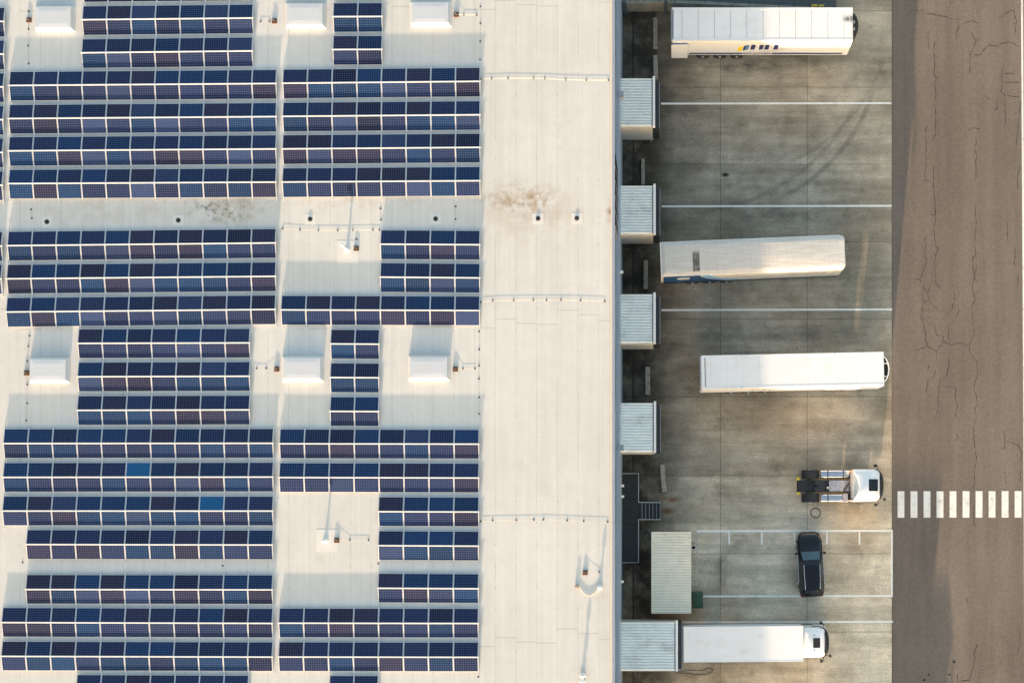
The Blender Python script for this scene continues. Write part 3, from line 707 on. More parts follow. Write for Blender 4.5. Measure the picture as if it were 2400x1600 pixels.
def vent(label, x, y, hgt, bent):
    q = P(x, y, RH); t = thing('vent_pipe', label, 'vent pipe', q)
    MB().lathe((0, 0, 0), 'z', [(0.20, 0.0), (0.20, 0.02), (0.11, 0.06), (0.10, 0.15)], 14).build('collar', M['mast_white'], t)
    if bent: MB().tube([(0, 0, 0.1), (0, 0, hgt - 0.25), (-0.04, 0.04, hgt - 0.1), (-0.14, 0.14, hgt), (-0.28, 0.26, hgt - 0.03)], 0.075, 10).build('pipe', M['mast_white'], t, smooth=60)
    else:
        MB().tube([(0, 0, 0.1), (0, 0, hgt)], 0.065, 10).build('pipe', M['mast_white'], t, smooth=60)
        MB().lathe((0, 0, hgt), 'z', [(0.13, -0.04), (0.14, 0.02), (0.06, 0.08)], 12).build('cap', M['mast_white'], t, smooth=40)
vent('bent white vent pipe on a patch beside a brown lightning rod base', 814, 586, 0.6, True)
vent('short white capped vent pipe on a patch in the bare roof bay', 763.5, 1266, 0.6, False)
vent('white capped vent pipe at the end of the white hose near the eaves', 1405.5, 1376, 0.3, False)
vent('white vent pipe with sooty stain near the eaves beside its twin', 1365.5, 1582, 0.4, False)
vent('white vent pipe at the frame corner of the eaves strip', 1365, 1596, 0.25, False)
q = P(1352.5, 1374, RH); fl = thing('cable_spider', 'star shaped cable outlet with dark feet at the hose end', 'cable outlet', q)
MB().lathe((0, 0, 0), 'z', [(0.13, 0), (0.12, 0.10), (0.05, 0.14)], 10).build('foot', M['rust'], fl)
for k in range(6):
    a = k * 1.047 + 0.3
    MB().tube([(0, 0, 0.15), (0.10 * math.cos(a), 0.10 * math.sin(a), 0.18), (0.17 * math.cos(a), 0.17 * math.sin(a), 0.07)], 0.016, 5).build('cable', M['hose_grey'], fl)
pts = []
for i in range(15):
    t_ = i / 14; pts.append(P(1358 + 46 * t_, 1374 + 20 * math.sin(math.pi * min(1, t_ ** 0.9)) + 2 * t_, RH + 0.1) + Vector((0, 0, -0.06)))
tag(MB().tube(pts, 0.026, 6).build('hose', M['hose_grey'], smooth=60), 'curved white hose between star outlet and capped vent pipe', 'hose')

# ------------------------------------------------------------------ dock houses
def corrugated(m, x0, x1, y0, y1, z, n, hgt=0.075, mi=0):
    """trapezoid sheet, ribs along x"""
    prof = []; p_ = (y1 - y0) / n
    for i in range(n):
        b = y0 + i * p_
        prof += [(b, z), (b + p_ * 0.34, z), (b + p_ * 0.50, z + hgt), (b + p_ * 0.84, z + hgt)]
    prof.append((y1, z)); k = len(prof); vs = []
    for x in (x0, x1): vs += [(x, y, zz) for y, zz in prof] + [(x, y, zz - 0.02) for y, zz in prof]
    fs = []
    for i in range(k - 1):
        fs += [(i, i + 1, 2 * k + i + 1, 2 * k + i), (k + i, 3 * k + i, 3 * k + i + 1, k + i + 1), (i, k + i, k + i + 1, i + 1), (2 * k + i, 2 * k + i + 1, 3 * k + i + 1, 3 * k + i)]
    fs += [(0, 2 * k, 3 * k, k), (k - 1, 2 * k - 1, 4 * k - 1, 3 * k - 1)]
    m.add(vs, fs, mi)
    return m
def dock_house(label, y0p, y1p, xcap=1533.0, group=None):
    hz = 4.5; yb, ya = py(y0p, hz), py(y1p, hz); x1 = px(xcap - 3, hz); x0 = XL + 0.005
    yc = (ya + yb) / 2
    t = thing('dock_house', label, 'dock house', (x0, yc, 0.0), 0, 'loading dock houses')
    ya -= yc; yb -= yc; x1 -= x0; n = 17
    corrugated(MB(), 0.0, x1 - 0.05, ya, yb, hz, n).build('roof', M['corr'], t)
    MB().box(x1 - 0.09, x1 + 0.02, ya + 0.03, yb - 0.03, hz - 0.16, hz - 0.03).build('gutter', M['black'], t)  # black strip stands in for the shaded openings at the rib ends
    cap = MB().box(x1 + 0.02, x1 + 0.20, ya - 0.02, yb + 0.13, hz - 0.22, hz + 0.10).build('front_fascia', M['white'], t, bevel=0.012)
    MB().box(0.0, x1, ya + 0.02, ya + 0.12, 1.05, hz - 0.025).build('side_wall', M['sandwich'], t)
    MB().box(0.0, x1, yb - 0.12, yb - 0.02, 1.05, hz - 0.025).build('side_wall', M['sandwich'], t)
    MB().box(0.0, x1 + 0.1, ya + 0.05, yb - 0.05, 0.85, 1.04).build('floor', M['galv'], t)
    for lx in (0.25, x1 - 0.15):
        for ly in (ya + 0.2, yb - 0.2): MB().box(lx - 0.06, lx + 0.06, ly - 0.06, ly + 0.06, 0.0, 0.85).build('leg', M['galv'], t)
    # dock shelter: padded frame with curtains
    sx0, sx1 = x1 + 0.205, x1 + 0.50; top = 4.05; s0, s1 = ya + 0.10, yb - 0.12
    MB().box(sx0 - 0.18, sx1, s0, s0 + 0.30, 0.9, top).build('shelter_pad', M['navy_seal'], t, bevel=0.03)
    MB().box(sx0 - 0.18, sx1, s1 - 0.30, s1, 0.9, top).build('shelter_pad', M['navy_seal'], t, bevel=0.03)
    MB().box(sx0 - 0.18, sx1, s0 + 0.004, s1 - 0.004, 3.35, top + 0.03).build('shelter_header', M['navy_seal'], t, bevel=0.03)
    MB().box(sx1 + 0.002, sx1 + 0.03, s0 + 0.02, s1 - 0.02, 3.5, top - 0.02).build('shelter_lip', M['galv'], t)
    MB().box(sx1 - 0.12, sx1 - 0.08, s0 + 0.3, s1 - 0.3, 1.1, 3.36).build('roller_door', M['steel_blue'], t)
    for ly in (ya + 0.55, yb - 0.55): MB().box(x1 + 0.11, x1 + 0.26, ly - 0.12, ly + 0.12, 0.55, 1.0).build('rubber_buffer', M['rubber'], t)
    for i in range(9):                        # screw heads and dirt specks along the ribs
        pass
    return t
DH = 'loading dock houses'
dock_house('short dock house with pale ribbed roof beside the reefer trailer with blue logo', 184, 297.5, 1532.0, DH)
dock_house('short dock house with pale ribbed roof under the five tall wall windows', 435.5, 549.5, 1533.5, DH)
dock_house('short dock house with pale ribbed roof between the curtain trailer and the plain white reefer', 689.5, 805, 1533.5, DH)
dock_house('short dock house with pale ribbed roof next to the steel landing and steps', 944, 1060, 1534.5, DH)
dock_house('long dock house with pale ribbed roof serving the white box truck', 1457, 1571.5, 1585.5, DH)

# landing with steps
q = P(1457, 1318)
HZ = 1.15
lx0, lx1 = XL + 0.01, px(1497, HZ); ly0, ly1 = py(1317, HZ), py(1110, HZ)
t = thing('steel_landing', 'dark steel grating landing with handrails and short steps against the wall', 'landing', (lx0, ly0, 0))
n = 7
for i in range(n):
    a, b = ly0 + (ly1 - ly0) * i / n, ly0 + (ly1 - ly0) * (i + 1) / n
    MB().box(lx0, lx1, a + 0.012, b - 0.012, HZ - 0.06, HZ).build('grating_panel', M['grating'], t, world=True)
for xx in (lx0 + 0.1, lx1 - 0.08):
    for yy in (ly0 + 0.1, (ly0 + ly1) / 2, ly1 - 0.1): MB().box(xx - 0.05, xx + 0.05, yy - 0.05, yy + 0.05, 0, HZ - 0.06).build('leg', M['galv'], t, world=True)
sy0, sy1 = py(1216, 0.8), py(1178, 0.8); sx1 = px(1547.5, 0.4)
for i in range(6):
    a = lx1 + (sx1 - lx1) * i / 6; zz = HZ - 0.19 * (i + 0) - 0.17
    MB().box(a + 0.02, a + (sx1 - lx1) / 6 - 0.01, sy0, sy1, zz - 0.03, zz).build('tread', M['grating'], t, world=True)
    MB().box(a + (sx1 - lx1) / 6 - 0.035, a + (sx1 - lx1) / 6 - 0.005, sy0, sy1, zz + 0.001, zz + 0.02).build('nosing', M['galv'], t, world=True)
for yy in (sy0 - 0.03, sy1 + 0.03): MB().bar((lx1, yy, HZ - 0.15), (sx1, yy, 0.05), 0.04, 0.2).build('stringer', M['galv'], t, world=True)
RL = HZ + 1.0
def rail(pts, nm='handrail'):
    MB().tube(pts, 0.03, 6).build(nm, M['galv'], t, world=True)
def post(x, y, z): MB().tube([(x, y, z), (x, y, z + 1.0)], 0.025, 6).build('post', M['galv'], t, world=True)
for dz in (0, -0.5):
    rail([(lx0 + 0.05, ly1, RL + dz), (lx1, ly1, RL + dz), (lx1, sy1 + 0.03, RL + dz)]); rail([(lx0 + 0.05, ly0, RL + dz), (lx1, ly0, RL + dz), (lx1, sy0 - 0.03, RL + dz)])
for yy in (sy0 - 0.03, sy1 + 0.03): rail([(lx1, yy, RL), (sx1, yy, 1.0)]); post(sx1, yy, 0.0); post(lx1, yy, HZ)
for yy in (ly0, ly1, (ly0 + sy0) / 2, (ly1 + sy1) / 2): post(lx1, yy, HZ)

# precast beams
def beam(label, x, y, L=2.1, wd=0.36, hgt=0.32, rot=0.0, ramp=False):
    q = P(x, y, 0.3)
    o = MB().box(-wd / 2, wd / 2, -L / 2, L / 2, 0, hgt).build('concrete_beam', M['kerb'], bevel=0.025)
    o.location = (q.x, q.y, 0.0); o.rotation_euler.z = R(rot)
    tag(o, label, 'concrete beam', 'precast concrete beams')
beam('mossy concrete wheel guide beam in the bay behind the reefer trailer with blue logo', 1536, 77, 2.35, 0.34)
beam('concrete wheel guide beam touching the first dock house beside the logo reefer', 1536.5, 157, 1.8, 0.34, rot=2)
beam('concrete wheel guide beam just above the dock house under the tall windows', 1507, 402, 2.0, 0.26)
beam('concrete wheel guide beam in the dark bay behind the curtain trailer', 1513.5, 643, 2.2, 0.34)
beam('concrete wheel guide beam in the bay behind the plain white reefer', 1518, 892, 2.15, 0.36)
beam('pale slightly turned concrete beam beside the steel landing', 1554.5, 1120, 2.1, 0.36, 0.5, rot=5)
beam('weathered concrete beam lying in the empty car bays', 1696, 1336, 2.12, 0.38, 0.5, rot=-1)

# ramp in the north
hR = 1.62
ya = py(28, 0); x0 = XL; xm_ = px(1600, 1); x1 = px(1960, 0)
t = thing('access_ramp', 'concrete sided ramp with steel railing rising to the warehouse behind the logo reefer', 'ramp', (x0, ya, 0))
m = MB(); poly = [(x0, 0.0), (x1, 0.0), (x1, 0.06), (xm_, hR), (x0, hR)]
vs = [(a, yy, b) for yy in (ya + 0.22, ya + 13) for a, b in poly]
m.add(vs, [(0, 1, 2, 3, 4), (9, 8, 7, 6, 5)] + [(i, (i + 1) % 5, 5 + (i + 1) % 5, 5 + i) for i in range(5)]).build('ramp_body', M['ramp'], t, world=True)
cuts = [x0] + [px(v) for v in (1494, 1531, 1580, 1630, 1680, 1730, 1790, 1850, 1910)] + [x1]
def rz(x): return hR if x <= xm_ else hR + (0.06 - hR) * (x - xm_) / (x1 - xm_)
for a, b in zip(cuts, cuts[1:]):
    m = MB(); a += 0.008; b -= 0.008
    m.add([(xx, yy, zz) for yy in (ya, ya + 0.215) for xx, zz in ((a, 0), (b, 0), (b, rz(b) + 0.12), (a, rz(a) + 0.12))], [(0, 1, 2, 3), (7, 6, 5, 4), (0, 4, 5, 1), (1, 5, 6, 2), (2, 6, 7, 3), (3, 7, 4, 0)])
    m.build('wall_panel', M['rampwall'], t, world=True)
for k in range(15):
    xx = x0 + 0.6 + k * 1.15
    if xx < x1: MB().tube([(xx, ya + 0.11, rz(xx)), (xx, ya + 0.11, rz(xx) + 1.1)], 0.028, 6).build('rail_post', M['steel_blue'], t, world=True)
for dz in (0.55, 1.1): MB().tube([(x0 + 0.1, ya + 0.11, hR + dz), (xm_, ya + 0.11, hR + dz), (x1 - 0.4, ya + 0.11, rz(x1 - 0.4) + dz)], 0.025, 6).build('handrail', M['steel_blue'], t, world=True)
for i, xx in enumerate((1465.5, 1560)):
    q = P(xx, 30)
    o = MB().box(-0.14, 0.14, -0.10, 0.10, 0, 2.5).build('steel_post', M['steel_blue'], bevel=0.02); o.location = q
    tag(o, ('dark steel post against the ramp wall near the warehouse corner', 'dark steel post against the ramp wall beside the logo reefer doors')[i], 'post')
for i, xx in enumerate((1908, 1925)):
    q = P(xx, 16.5, 0.4)
    o = MB().box(-0.22, 0.22, -0.06, 0.06, 0, 0.45).build('yellow_bumper', M['yellow'], bevel=0.02); o.location = (q.x, q.y, rz(q.x) if q.y > ya else 0.0)
    tag(o, ('yellow crash bumper behind the logo reefer, the one nearer the warehouse', 'yellow crash bumper behind the logo reefer, the one nearer the road')[i], 'bumper', 'yellow bumpers at the ramp')

# shed, bins, hose
hz = 2.65
sx0, sx1, sy0, sy1 = px(1526.5, hz), px(1620, hz), py(1437, hz), py(1245.5, hz)
t = thing('storage_shed', 'cream storage container with ribbed roof beside the green bin', 'shed', (sx0, sy0, 0))
corrugated(MB(), sx0, sx1, sy0, sy1, hz, 30, 0.06).build('roof', M['corr_cream'], t, world=True)
MB().box(sx0 + 0.06, sx1 - 0.06, sy0 + 0.05, sy1 - 0.05, 0.12, hz - 0.03).build('wall', M['corr_cream'], t, world=True)
for i in range(24):
    yy = sy0 + 0.2 + i * (sy1 - sy0 - 0.4) / 23
    MB().box(sx1 - 0.058, sx1 - 0.03, yy - 0.05, yy + 0.05, 0.2, hz - 0.1).build('wall_rib', M['corr_cream'], t, world=True)
MB().box(sx0 + 0.03, sx1 - 0.03, sy0 + 0.02, sy1 - 0.02, 0.0, 0.11).build('base_frame', M['chassis'], t, world=True)
q = P(1625.3, 1282, 0.0)
t = thing('litter_bin', 'small round black bin with pale rim beside the cream container', 'bin', (max(q.x, sx1 + 0.16), q.y, 0))
MB().lathe((0, 0, 0), 'z', [(0.13, 0), (0.155, 0.7), (0.13, 0.7), (0.12, 0.35)], 18).build('body', M['black'], t)
m = MB(); n = 20; vs = []
for r, z in ((0.175, 0.70), (0.175, 0.73), (0.145, 0.73), (0.145, 0.70)): vs += [(r * math.cos(2 * math.pi * i / n), r * math.sin(2 * math.pi * i / n), z) for i in range(n)]
m.add(vs, [(k * n + i, k * n + (i + 1) % n, ((k + 1) % 4) * n + (i + 1) % n, ((k + 1) % 4) * n + i) for k in range(4) for i in range(n)]).build('rim', M['mast_white'], t)
a = P(1635, 1405, 1.1)
t = thing('wheeled_bin', 'green plastic wheeled waste container at the corner of the cream container', 'bin', (a.x, a.y, 0), R(2))
MB().loft([[(sx * (0.32 + d), sy * (0.55 + d), z) for sx, sy in ((-1, -1), (1, -1), (1, 1), (-1, 1))] for z, d in ((0.18, 0.0), (0.95, 0.06), (1.0, 0.09), (1.05, 0.09))]).build('body', M['bin'], t)
MB().loft([[(sx * (0.40 - d), sy * (0.63 - d), z) for sx, sy in ((-1, -1), (1, -1), (1, 1), (-1, 1))] for z, d in ((1.055, 0.0), (1.12, 0.02), (1.19, 0.14), (1.20, 0.22))]).build('lid', M['bin'], t, smooth=20)
for yy in (-0.35, 0.35): MB().bar((0.40, yy - 0.1, 1.1), (0.40, yy + 0.1, 1.1), 0.06, 0.05).build('handle', M['bin'], t)
for sx in (-0.25, 0.25):
    for sy in (-0.45, 0.45): MB().cyl((sx, sy, 0.09), 'x', 0.09, 0.05, 12).build('wheel', M['rubber'], t)
pts = [P(*c) for c in ((1560, 1569), (1590, 1573), (1620, 1569.5), (1645, 1570.5), (1656, 1566), (1664, 1565), (1670.5, 1569), (1667, 1575), (1655, 1579), (1630, 1579.5), (1605, 1576.5), (1580, 1577))]
sm = []
for i in range(len(pts) - 1):
    p0, p1, p2, p3 = pts[max(i - 1, 0)], pts[i], pts[i + 1], pts[min(i + 2, len(pts) - 1)]
    for k in range(5):
        u = k / 5; sm.append(0.5 * ((2 * p1) + (p2 - p0) * u + (2 * p0 - 5 * p1 + 4 * p2 - p3) * u * u + (3 * p1 - p0 - 3 * p2 + p3) * u ** 3) + Vector((0, 0, 0.022)))
tag(MB().tube(sm, 0.018, 5).build('cable', M['hose']), 'loop of black cable on the concrete below the long dock house', 'cable')

# ------------------------------------------------------------------ vehicles
def wheel(parent, x, y, r=0.50, wd=0.36, out=1, name='wheel', dual=False):
    e = bpy.data.objects.new(name, None); C.objects.link(e); e.parent = parent; e.location = (x, y, r); e.empty_display_size = 0.1
    h_ = wd / 2
    m = MB().lathe((0, 0, 0), 'y', [(r * 0.62, -h_ * 0.9), (r * 0.92, -h_), (r * 0.99, -h_ * 0.75), (r, -h_ * 0.35), (r * 0.975, -h_ * 0.33), (r * 0.975, -h_ * 0.27), (r, -h_ * 0.25), (r, h_ * 0.25), (r * 0.975, h_ * 0.27), (r * 0.975, h_ * 0.33), (r, h_ * 0.35), (r * 0.99, h_ * 0.75), (r * 0.92, h_), (r * 0.62, h_ * 0.9)], 28)
    m.build('tyre', M['rubber'], e, smooth=30)
    MB().lathe((0, out * h_ * 0.55, 0), 'y', [(r * 0.60, -0.05), (r * 0.58, 0.07), (r * 0.42, 0.02), (r * 0.22, 0.05), (r * 0.18, 0.16), (r * 0.05, 0.18)] if out > 0 else [(r * 0.05, -0.18), (r * 0.18, -0.16), (r * 0.22, -0.05), (r * 0.42, -0.02), (r * 0.58, -0.07), (r * 0.60, 0.05)], 18).build('rim', M['rim'], e, smooth=40)
    return e

def trailer(name, label, cx, cy, L, Wd, rot, style, zt=4.0, group='parked semi trailers'):
    """origin under the middle; x runs to the front; roof at zt"""
    c = P(cx, cy, zt); t = thing(name, label, 'trailer', (c.x, c.y, 0), R(rot), group)
    hl, hw, zb = L / 2, Wd / 2, (0.92 if style == 'logo' else 1.14)
    for s_ in (-1, 1): MB().box(-hl + 0.2, hl - 4.6, s_ * 0.42 - 0.07, s_ * 0.42 + 0.07, 0.68, zb - 0.002).build('chassis_beam', M['chassis'], t); MB().box(hl - 4.58, hl - 0.4, s_ * 0.42 - 0.07, s_ * 0.42 + 0.07, zb - 0.11, zb - 0.002).build('gooseneck_beam', M['chassis'], t)
    for k in range(7): MB().box(-hl + 0.6 + k * (L - 1.6) / 6 - 0.05, -hl + 0.6 + k * (L - 1.6) / 6 + 0.05, -hw + 0.1, hw - 0.1, zb - 0.10, zb - 0.004).build('cross_member', M['chassis'], t)
    for ax in (-hl + 2.35, -hl + 3.66, -hl + 4.97):
        for s_ in (-1, 1): wheel(t, ax, s_ * (hw - 0.19), 0.50, 0.37, s_)
        MB().cyl((ax, 0, 0.5), 'y', 0.07, Wd - 0.5, 10).build('axle', M['chassis'], t)
    for s_ in (-1, 1):
        MB().box(hl - 2.95, hl - 2.8, s_ * 0.75 - 0.07, s_ * 0.75 + 0.07, 0.12, zb).build('landing_leg', M['chassis'], t)
        MB().box(hl - 3.0, hl - 2.75, s_ * 0.75 - 0.14, s_ * 0.75 + 0.14, 0.0, 0.12).build('landing_foot', M['chassis'], t)
    MB().box(-hl + 0.05, -hl + 0.2, -hw + 0.06, hw - 0.06, 0.45, 0.72).build('rear_bumper', M['chassis'], t)
    for s_ in (-1, 1): MB().box(-hl - 0.01, -hl + 0.05, s_ * (hw - 0.25) - 0.16, s_ * (hw - 0.25) + 0.16, 0.5, 0.66).build('tail_lamp', M['red_lens'], t)
    if style == 'curtain':
        outl = rrect(-hl, hl, hw, 0.03, 0.30, 5)
        MB().prism([(x, y) for x, y in outl], zb, zt - 0.14).build('curtain_body', M['cream_curtain'], t, smooth=40)
        # roof: gently domed tarpaulin
        m = MB(); m.loft([[(x * (1 - d / hl), y * (1 - d / hw), z) for x, y in outl] for z, d in ((zt - 0.135, 0.0), (zt - 0.05, 0.0), (zt - 0.01, 0.05), (zt + 0.02, 0.35))])
        m.build('roof_tarpaulin', M['tarp'], t, smooth=30)
        for s_ in (-1, 1): MB().box(-hl + 0.05, hl - 0.35, s_ * (hw + 0.012) - 0.02, s_ * (hw + 0.012) + 0.02, zt - 0.17, zt - 0.03).build('roof_rail', M['white'], t)
        MB().box(-hl - 0.06, -hl + 0.0, -hw - 0.02, hw + 0.02, zb, zt - 0.02).build('rear_frame', M['white'], t)
        y = -hw - 0.004
        def side(poly, mat, nm, d=0.004):
            m = MB(); k = len(poly)
            m.add([(x, y - d, z) for x, z in poly] + [(x, y + 0.002, z) for x, z in poly], [tuple(range(k)), tuple(range(2 * k - 1, k - 1, -1))] + [(i, (i + 1) % k, k + (i + 1) % k, k + i) for i in range(k)])
            m.build(nm, mat, t)
        ztp = zt - 0.18
        def sweep(x0, c):                    # boundary curve leaning to the front near the floor
            return [(x0 + c * (1 - u) ** 2.2, zb + 0.02 + (ztp - zb - 0.02) * u) for u in [i / 8 for i in range(9)]]
        b0 = -hl + 0.12
        side([(b0, ztp), (b0, zb + 0.02)] + sweep(-hl + 2.85, 2.2), M['deep_blue'], 'blue_print')
        s1 = sweep(-hl + 2.86, 2.2); s2 = sweep(-hl + 2.98, 2.5); s3 = sweep(-hl + 3.62, 2.7); s4 = sweep(-hl + 3.72, 3.0)
        side(s1 + s2[::-1], M['white_side'], 'white_print', 0.006)
        side(s2 + s3[::-1], M['sky_blue'], 'light_blue_print', 0.004); side(s3 + s4[::-1], M['white_side'], 'white_print', 0.006)
        ov = [(-hl + 1.62 + 0.50 * math.cos(2 * math.pi * i / 20), 2.55 + 0.44 * math.sin(2 * math.pi * i / 20)) for i in range(20)]
        side(ov, M['white_side'], 'oval_emblem', 0.009)
        ov = [(-hl + 1.62 + 0.36 * math.cos(2 * math.pi * i / 16), 2.52 + 0.16 * math.sin(2 * math.pi * i / 16) + 0.05 * math.cos(5 * i)) for i in range(16)]
        side(ov, M['grey_print'], 'emblem_script', 0.012)
        text_mesh('DANONE', 0.62, M['grey_print'], 'lettering', t, (hl - 4.1, -hw - 0.006, 2.35), (R(90), 0, 0), 1.05)
        for i in range(19):
            x = -hl + 4.6 + i * 0.52
            if x < hl - 0.4:
                MB().box(x - 0.03, x + 0.03, -hw - 0.02, -hw + 0.01, zb + 0.03, ztp).build('strap', M['cream_curtain'], t)
                MB().box(x - 0.04, x + 0.04, -hw - 0.05, -hw - 0.01, zb - 0.10, zb + 0.06).build('buckle', M['black'], t)
        for s_ in (-1, 1): MB().box(-hl + 0.2, hl - 0.3, s_ * hw - 0.05, s_ * hw + 0.03, zb - 0.16, zb - 0.002).build('side_rail', M['chassis'], t)
        return t
    # reefer boxes
    MB().box(-hl, hl, -hw, hw, zb, zt - 0.06).build('box_body', M['white_side'], t, bevel=0.012)
    for s_ in (-1, 1): MB().box(-hl - 0.01, hl + 0.01, s_ * hw - (0.15 if s_ > 0 else 0.02), s_ * hw + (0.02 if s_ > 0 else 0.15), zt - 0.16, zt + 0.004).build('roof_rail', M['white'], t, bevel=0.01)
    MB().box(-hl + 0.02, hl - 0.02, -hw + 0.14, hw - 0.14, zt - 0.06, zt - 0.032).build('roof_underlay', M['seam_grey' if style == 'logo' else 'seam_pale'], t)
    gap = 0.014 if style == 'logo' else 0.005
    e = -hl + (0.06 if style == 'logo' else 0.35); first = True
    cutx = [e] + [x for x in [-hl + 0.70 + i * 1.21 for i in range(12)] if e + 0.3 < x < hl - 0.2] + [hl - 0.06]
    for a, b in zip(cutx, cutx[1:]):
        MB().box(a + gap, b - gap, -hw + 0.155, hw - 0.155, zt - 0.031, zt - 0.006).build('roof_panel', M['white'], t)
    MB().box(hl - 0.058, hl + 0.012, -hw + 0.16, hw - 0.16, zt - 0.14, zt + 0.002).build('front_rail', M['white'], t)
    if style == 'logo':
        MB().box(-hl - 0.10, -hl - 0.005, -hw + 0.02, hw - 0.02, zb + 0.02, zt - 0.03).build('rear_frame', M['seam_grey'], t)
        MB().box(-hl - 0.115, -hl - 0.101, -hw + 0.06, hw - 0.06, 3.7, zt - 0.04).build('rear_header', M['white'], t)
        for s_ in (-1, 1):                   # rear doors swung round flat against the sides
            d = MB().box(-hl - 0.08, -hl + 1.16, s_ * (hw + 0.15) - 0.045, s_ * (hw + 0.15) + 0.045, zb - 0.16, 3.55).build('rear_door', M['crate'], t, bevel=0.012)
            MB().box(-hl + 1.17, -hl + 1.20, s_ * (hw + 0.15) - 0.05, s_ * (hw + 0.15) + 0.05, zb - 0.2, 3.5).build('lock_bar', M['galv'], t)
            for zz in (1.4, 2.3, 3.2): MB().box(-hl - 0.11, -hl - 0.085, s_ * (hw + 0.09) - 0.07, s_ * (hw + 0.09) + 0.07, zz - 0.05, zz + 0.05).build('hinge', M['galv'], t)
        y = -hw
        def blk(pts, mat, nm='logo_block', d=0.006):
            k = len(pts); m = MB()
            m.add([(x, y - d, z) for x, z in pts] + [(x, y + 0.003, z) for x, z in pts], [tuple(range(k)), tuple(range(2 * k - 1, k - 1, -1))] + [(i, (i + 1) % k, k + (i + 1) % k, k + i) for i in range(k)])
            m.build(nm, mat, t)
        # logo laid out from the photograph's close-up: u along the side, v down it
        u0 = px(1700 + 380 / 13.07, 2.7) - c.x; ku = 1 / 13.07 / 30.97
        def U(a): return u0 + (a - 380) * ku
        def Z(v): return 3.98 - (90 + v / 13.07 - 95.7) / 35.3 * 3.08
        def para(a0, a1, b0, b1, v0, v1, mat, d=0.006): blk([(U(a0), Z(v1)), (U(a1), Z(v1)), (U(b1), Z(v0)), (U(b0), Z(v0))], mat, 'logo_block', d)
        para(785 - 15, 905, 790, 925, 205, 355, M['navy']); para(1030, 1162, 1048, 1180, 205, 355, M['navy'])
        para(1195, 1330, 1215, 1350, 205, 355, M['navy']); para(1478, 1615, 1500, 1630, 205, 355, M['navy'])
        para(905, 1035, 905, 1035, 264, 276, M['grey_print'], 0.004); para(1335, 1500, 1335, 1500, 264, 276, M['grey_print'], 0.004)
        para(1345, 1500, 1345, 1500, 190, 202, M['grey_print'], 0.004); para(1615, 1810, 1615, 1810, 343, 356, M['grey_print'], 0.004)
        blk([(U(385), Z(415)), (U(520), Z(395)), (U(550), Z(235)), (U(480), Z(250)), (U(395), Z(300))], M['yellow'])
        blk([(U(545), Z(395)), (U(622), Z(370)), (U(648), Z(212)), (U(560), Z(245))], M['navy'])
        blk([(U(648), Z(368)), (U(712), Z(350)), (U(738), Z(203)), (U(672), Z(215))], M['mid_blue'])
        blk([(U(624), Z(372)), (U(648), Z(366)), (U(672), Z(214)), (U(650), Z(212))], M['sky_blue'], d=0.005)
        text_mesh('Berlin Frischelogistik', 0.30, M['grey_print'], 'lettering', t, (U(752), -hw - 0.005, Z(418)), (R(90), 0, 0), 0.93)
        for a, b in ((-hl + 1.30, U(512)), (U(1640), hl - 0.42)): blk([(a, 1.10), (b, 1.10), (b, 1.40), (a, 1.40)], M['navy'], 'stripe')
        blk([(U(512), 1.10), (U(1640), 1.10), (U(1640), 1.40), (U(512), 1.40)], M['navy'], 'stripe', 0.004)
        text_mesh('www.hfl-logistik.com', 0.30, M['white'], 'lettering', t, (U(540), -hw - 0.008, 1.16), (R(90), 0, 0), 0.90)
        for k in range(9): MB().box(-hl + 1.9 + k * 1.2 - 0.008, -hl + 1.9 + k * 1.2 + 0.008, -hw - 0.003, -hw, 1.5, 3.8).build('side_joint', M['seam_pale'], t)
    else:
        MB().box(-hl - 0.02, -hl + 0.16, -hw - 0.02, hw + 0.02, zt - 0.30, zt + 0.035).build('rear_header', M['white'], t, bevel=0.015)
        MB().box(-hl + 0.165, -hl + 0.34, -hw + 0.17, hw - 0.17, zt - 0.03, zt - 0.018).build('rear_gutter', M['white'], t)
        MB().box(-hl + 0.24, -hl + 0.29, -hw + 0.2, hw - 0.2, zt - 0.017, zt - 0.008).build('dirt_line', M['chassis'], t)
        for s_ in (-1, 1): MB().box(-hl - 0.09, -hl - 0.03, s_ * 0.62 - 0.60, s_ * 0.62 + 0.60, zb - 0.05, zt - 0.32).build('rear_door', M['white_side'], t)
        for yy in (-0.9, -0.4, 0.4, 0.9): MB().tube([(-hl - 0.12, yy, zb), (-hl - 0.12, yy, zt - 0.3)], 0.02, 6).build('lock_bar', M['galv'], t)
        for x in (-hl + 2.98, hl - 3.65): # rail joints
            MB().box(x - 0.012, x + 0.012, -hw - 0.024, -hw + 0.152, zt - 0.1, zt + 0.008).build('rail_joint', M['seam_grey'], t)
            MB().box(x - 0.012, x + 0.012, hw - 0.152, hw + 0.024, zt - 0.1, zt + 0.008).build('rail_joint', M['seam_grey'], t)
        # tops of eight foreshortened letters along the side
        fx = lambda a: px(1740 + a / 10.69, 2.7) - c.x
        for a, b, sh in ((232, 290, 0), (345, 402, 1), (495, 560, 0), (648, 715, 1), (760, 818, 1), (910, 970, 1), (1025, 1083, 1), (1172, 1220, 2), (1285, 1335, 2), (1440, 1490, 2), (1585, 1640, 3), (1690, 1745, 3), (1845, 1890, 3), (1950, 2005, 3)):
            MB().box(fx(a), fx(b), -hw - 0.006, -hw + 0.002, 2.25, 2.62).build('letter', (M['dark_print'], M['grey_print'], M['grey_print'], M['seam_pale'])[sh], t)
    # refrigeration unit on the headboard
    black = style == 'logo'
    def bow(r_, x0, nn=10, yy=None):
        hwf = (hw - 0.24) if yy is None else yy
        return [(x0, -hwf)] + [(x0 + r_ * math.sin(math.pi * (i + 0.5) / nn) ** 0.55, -hwf + 2 * hwf * (i + 0.5) / nn) for i in range(nn)] + [(x0, hwf)]
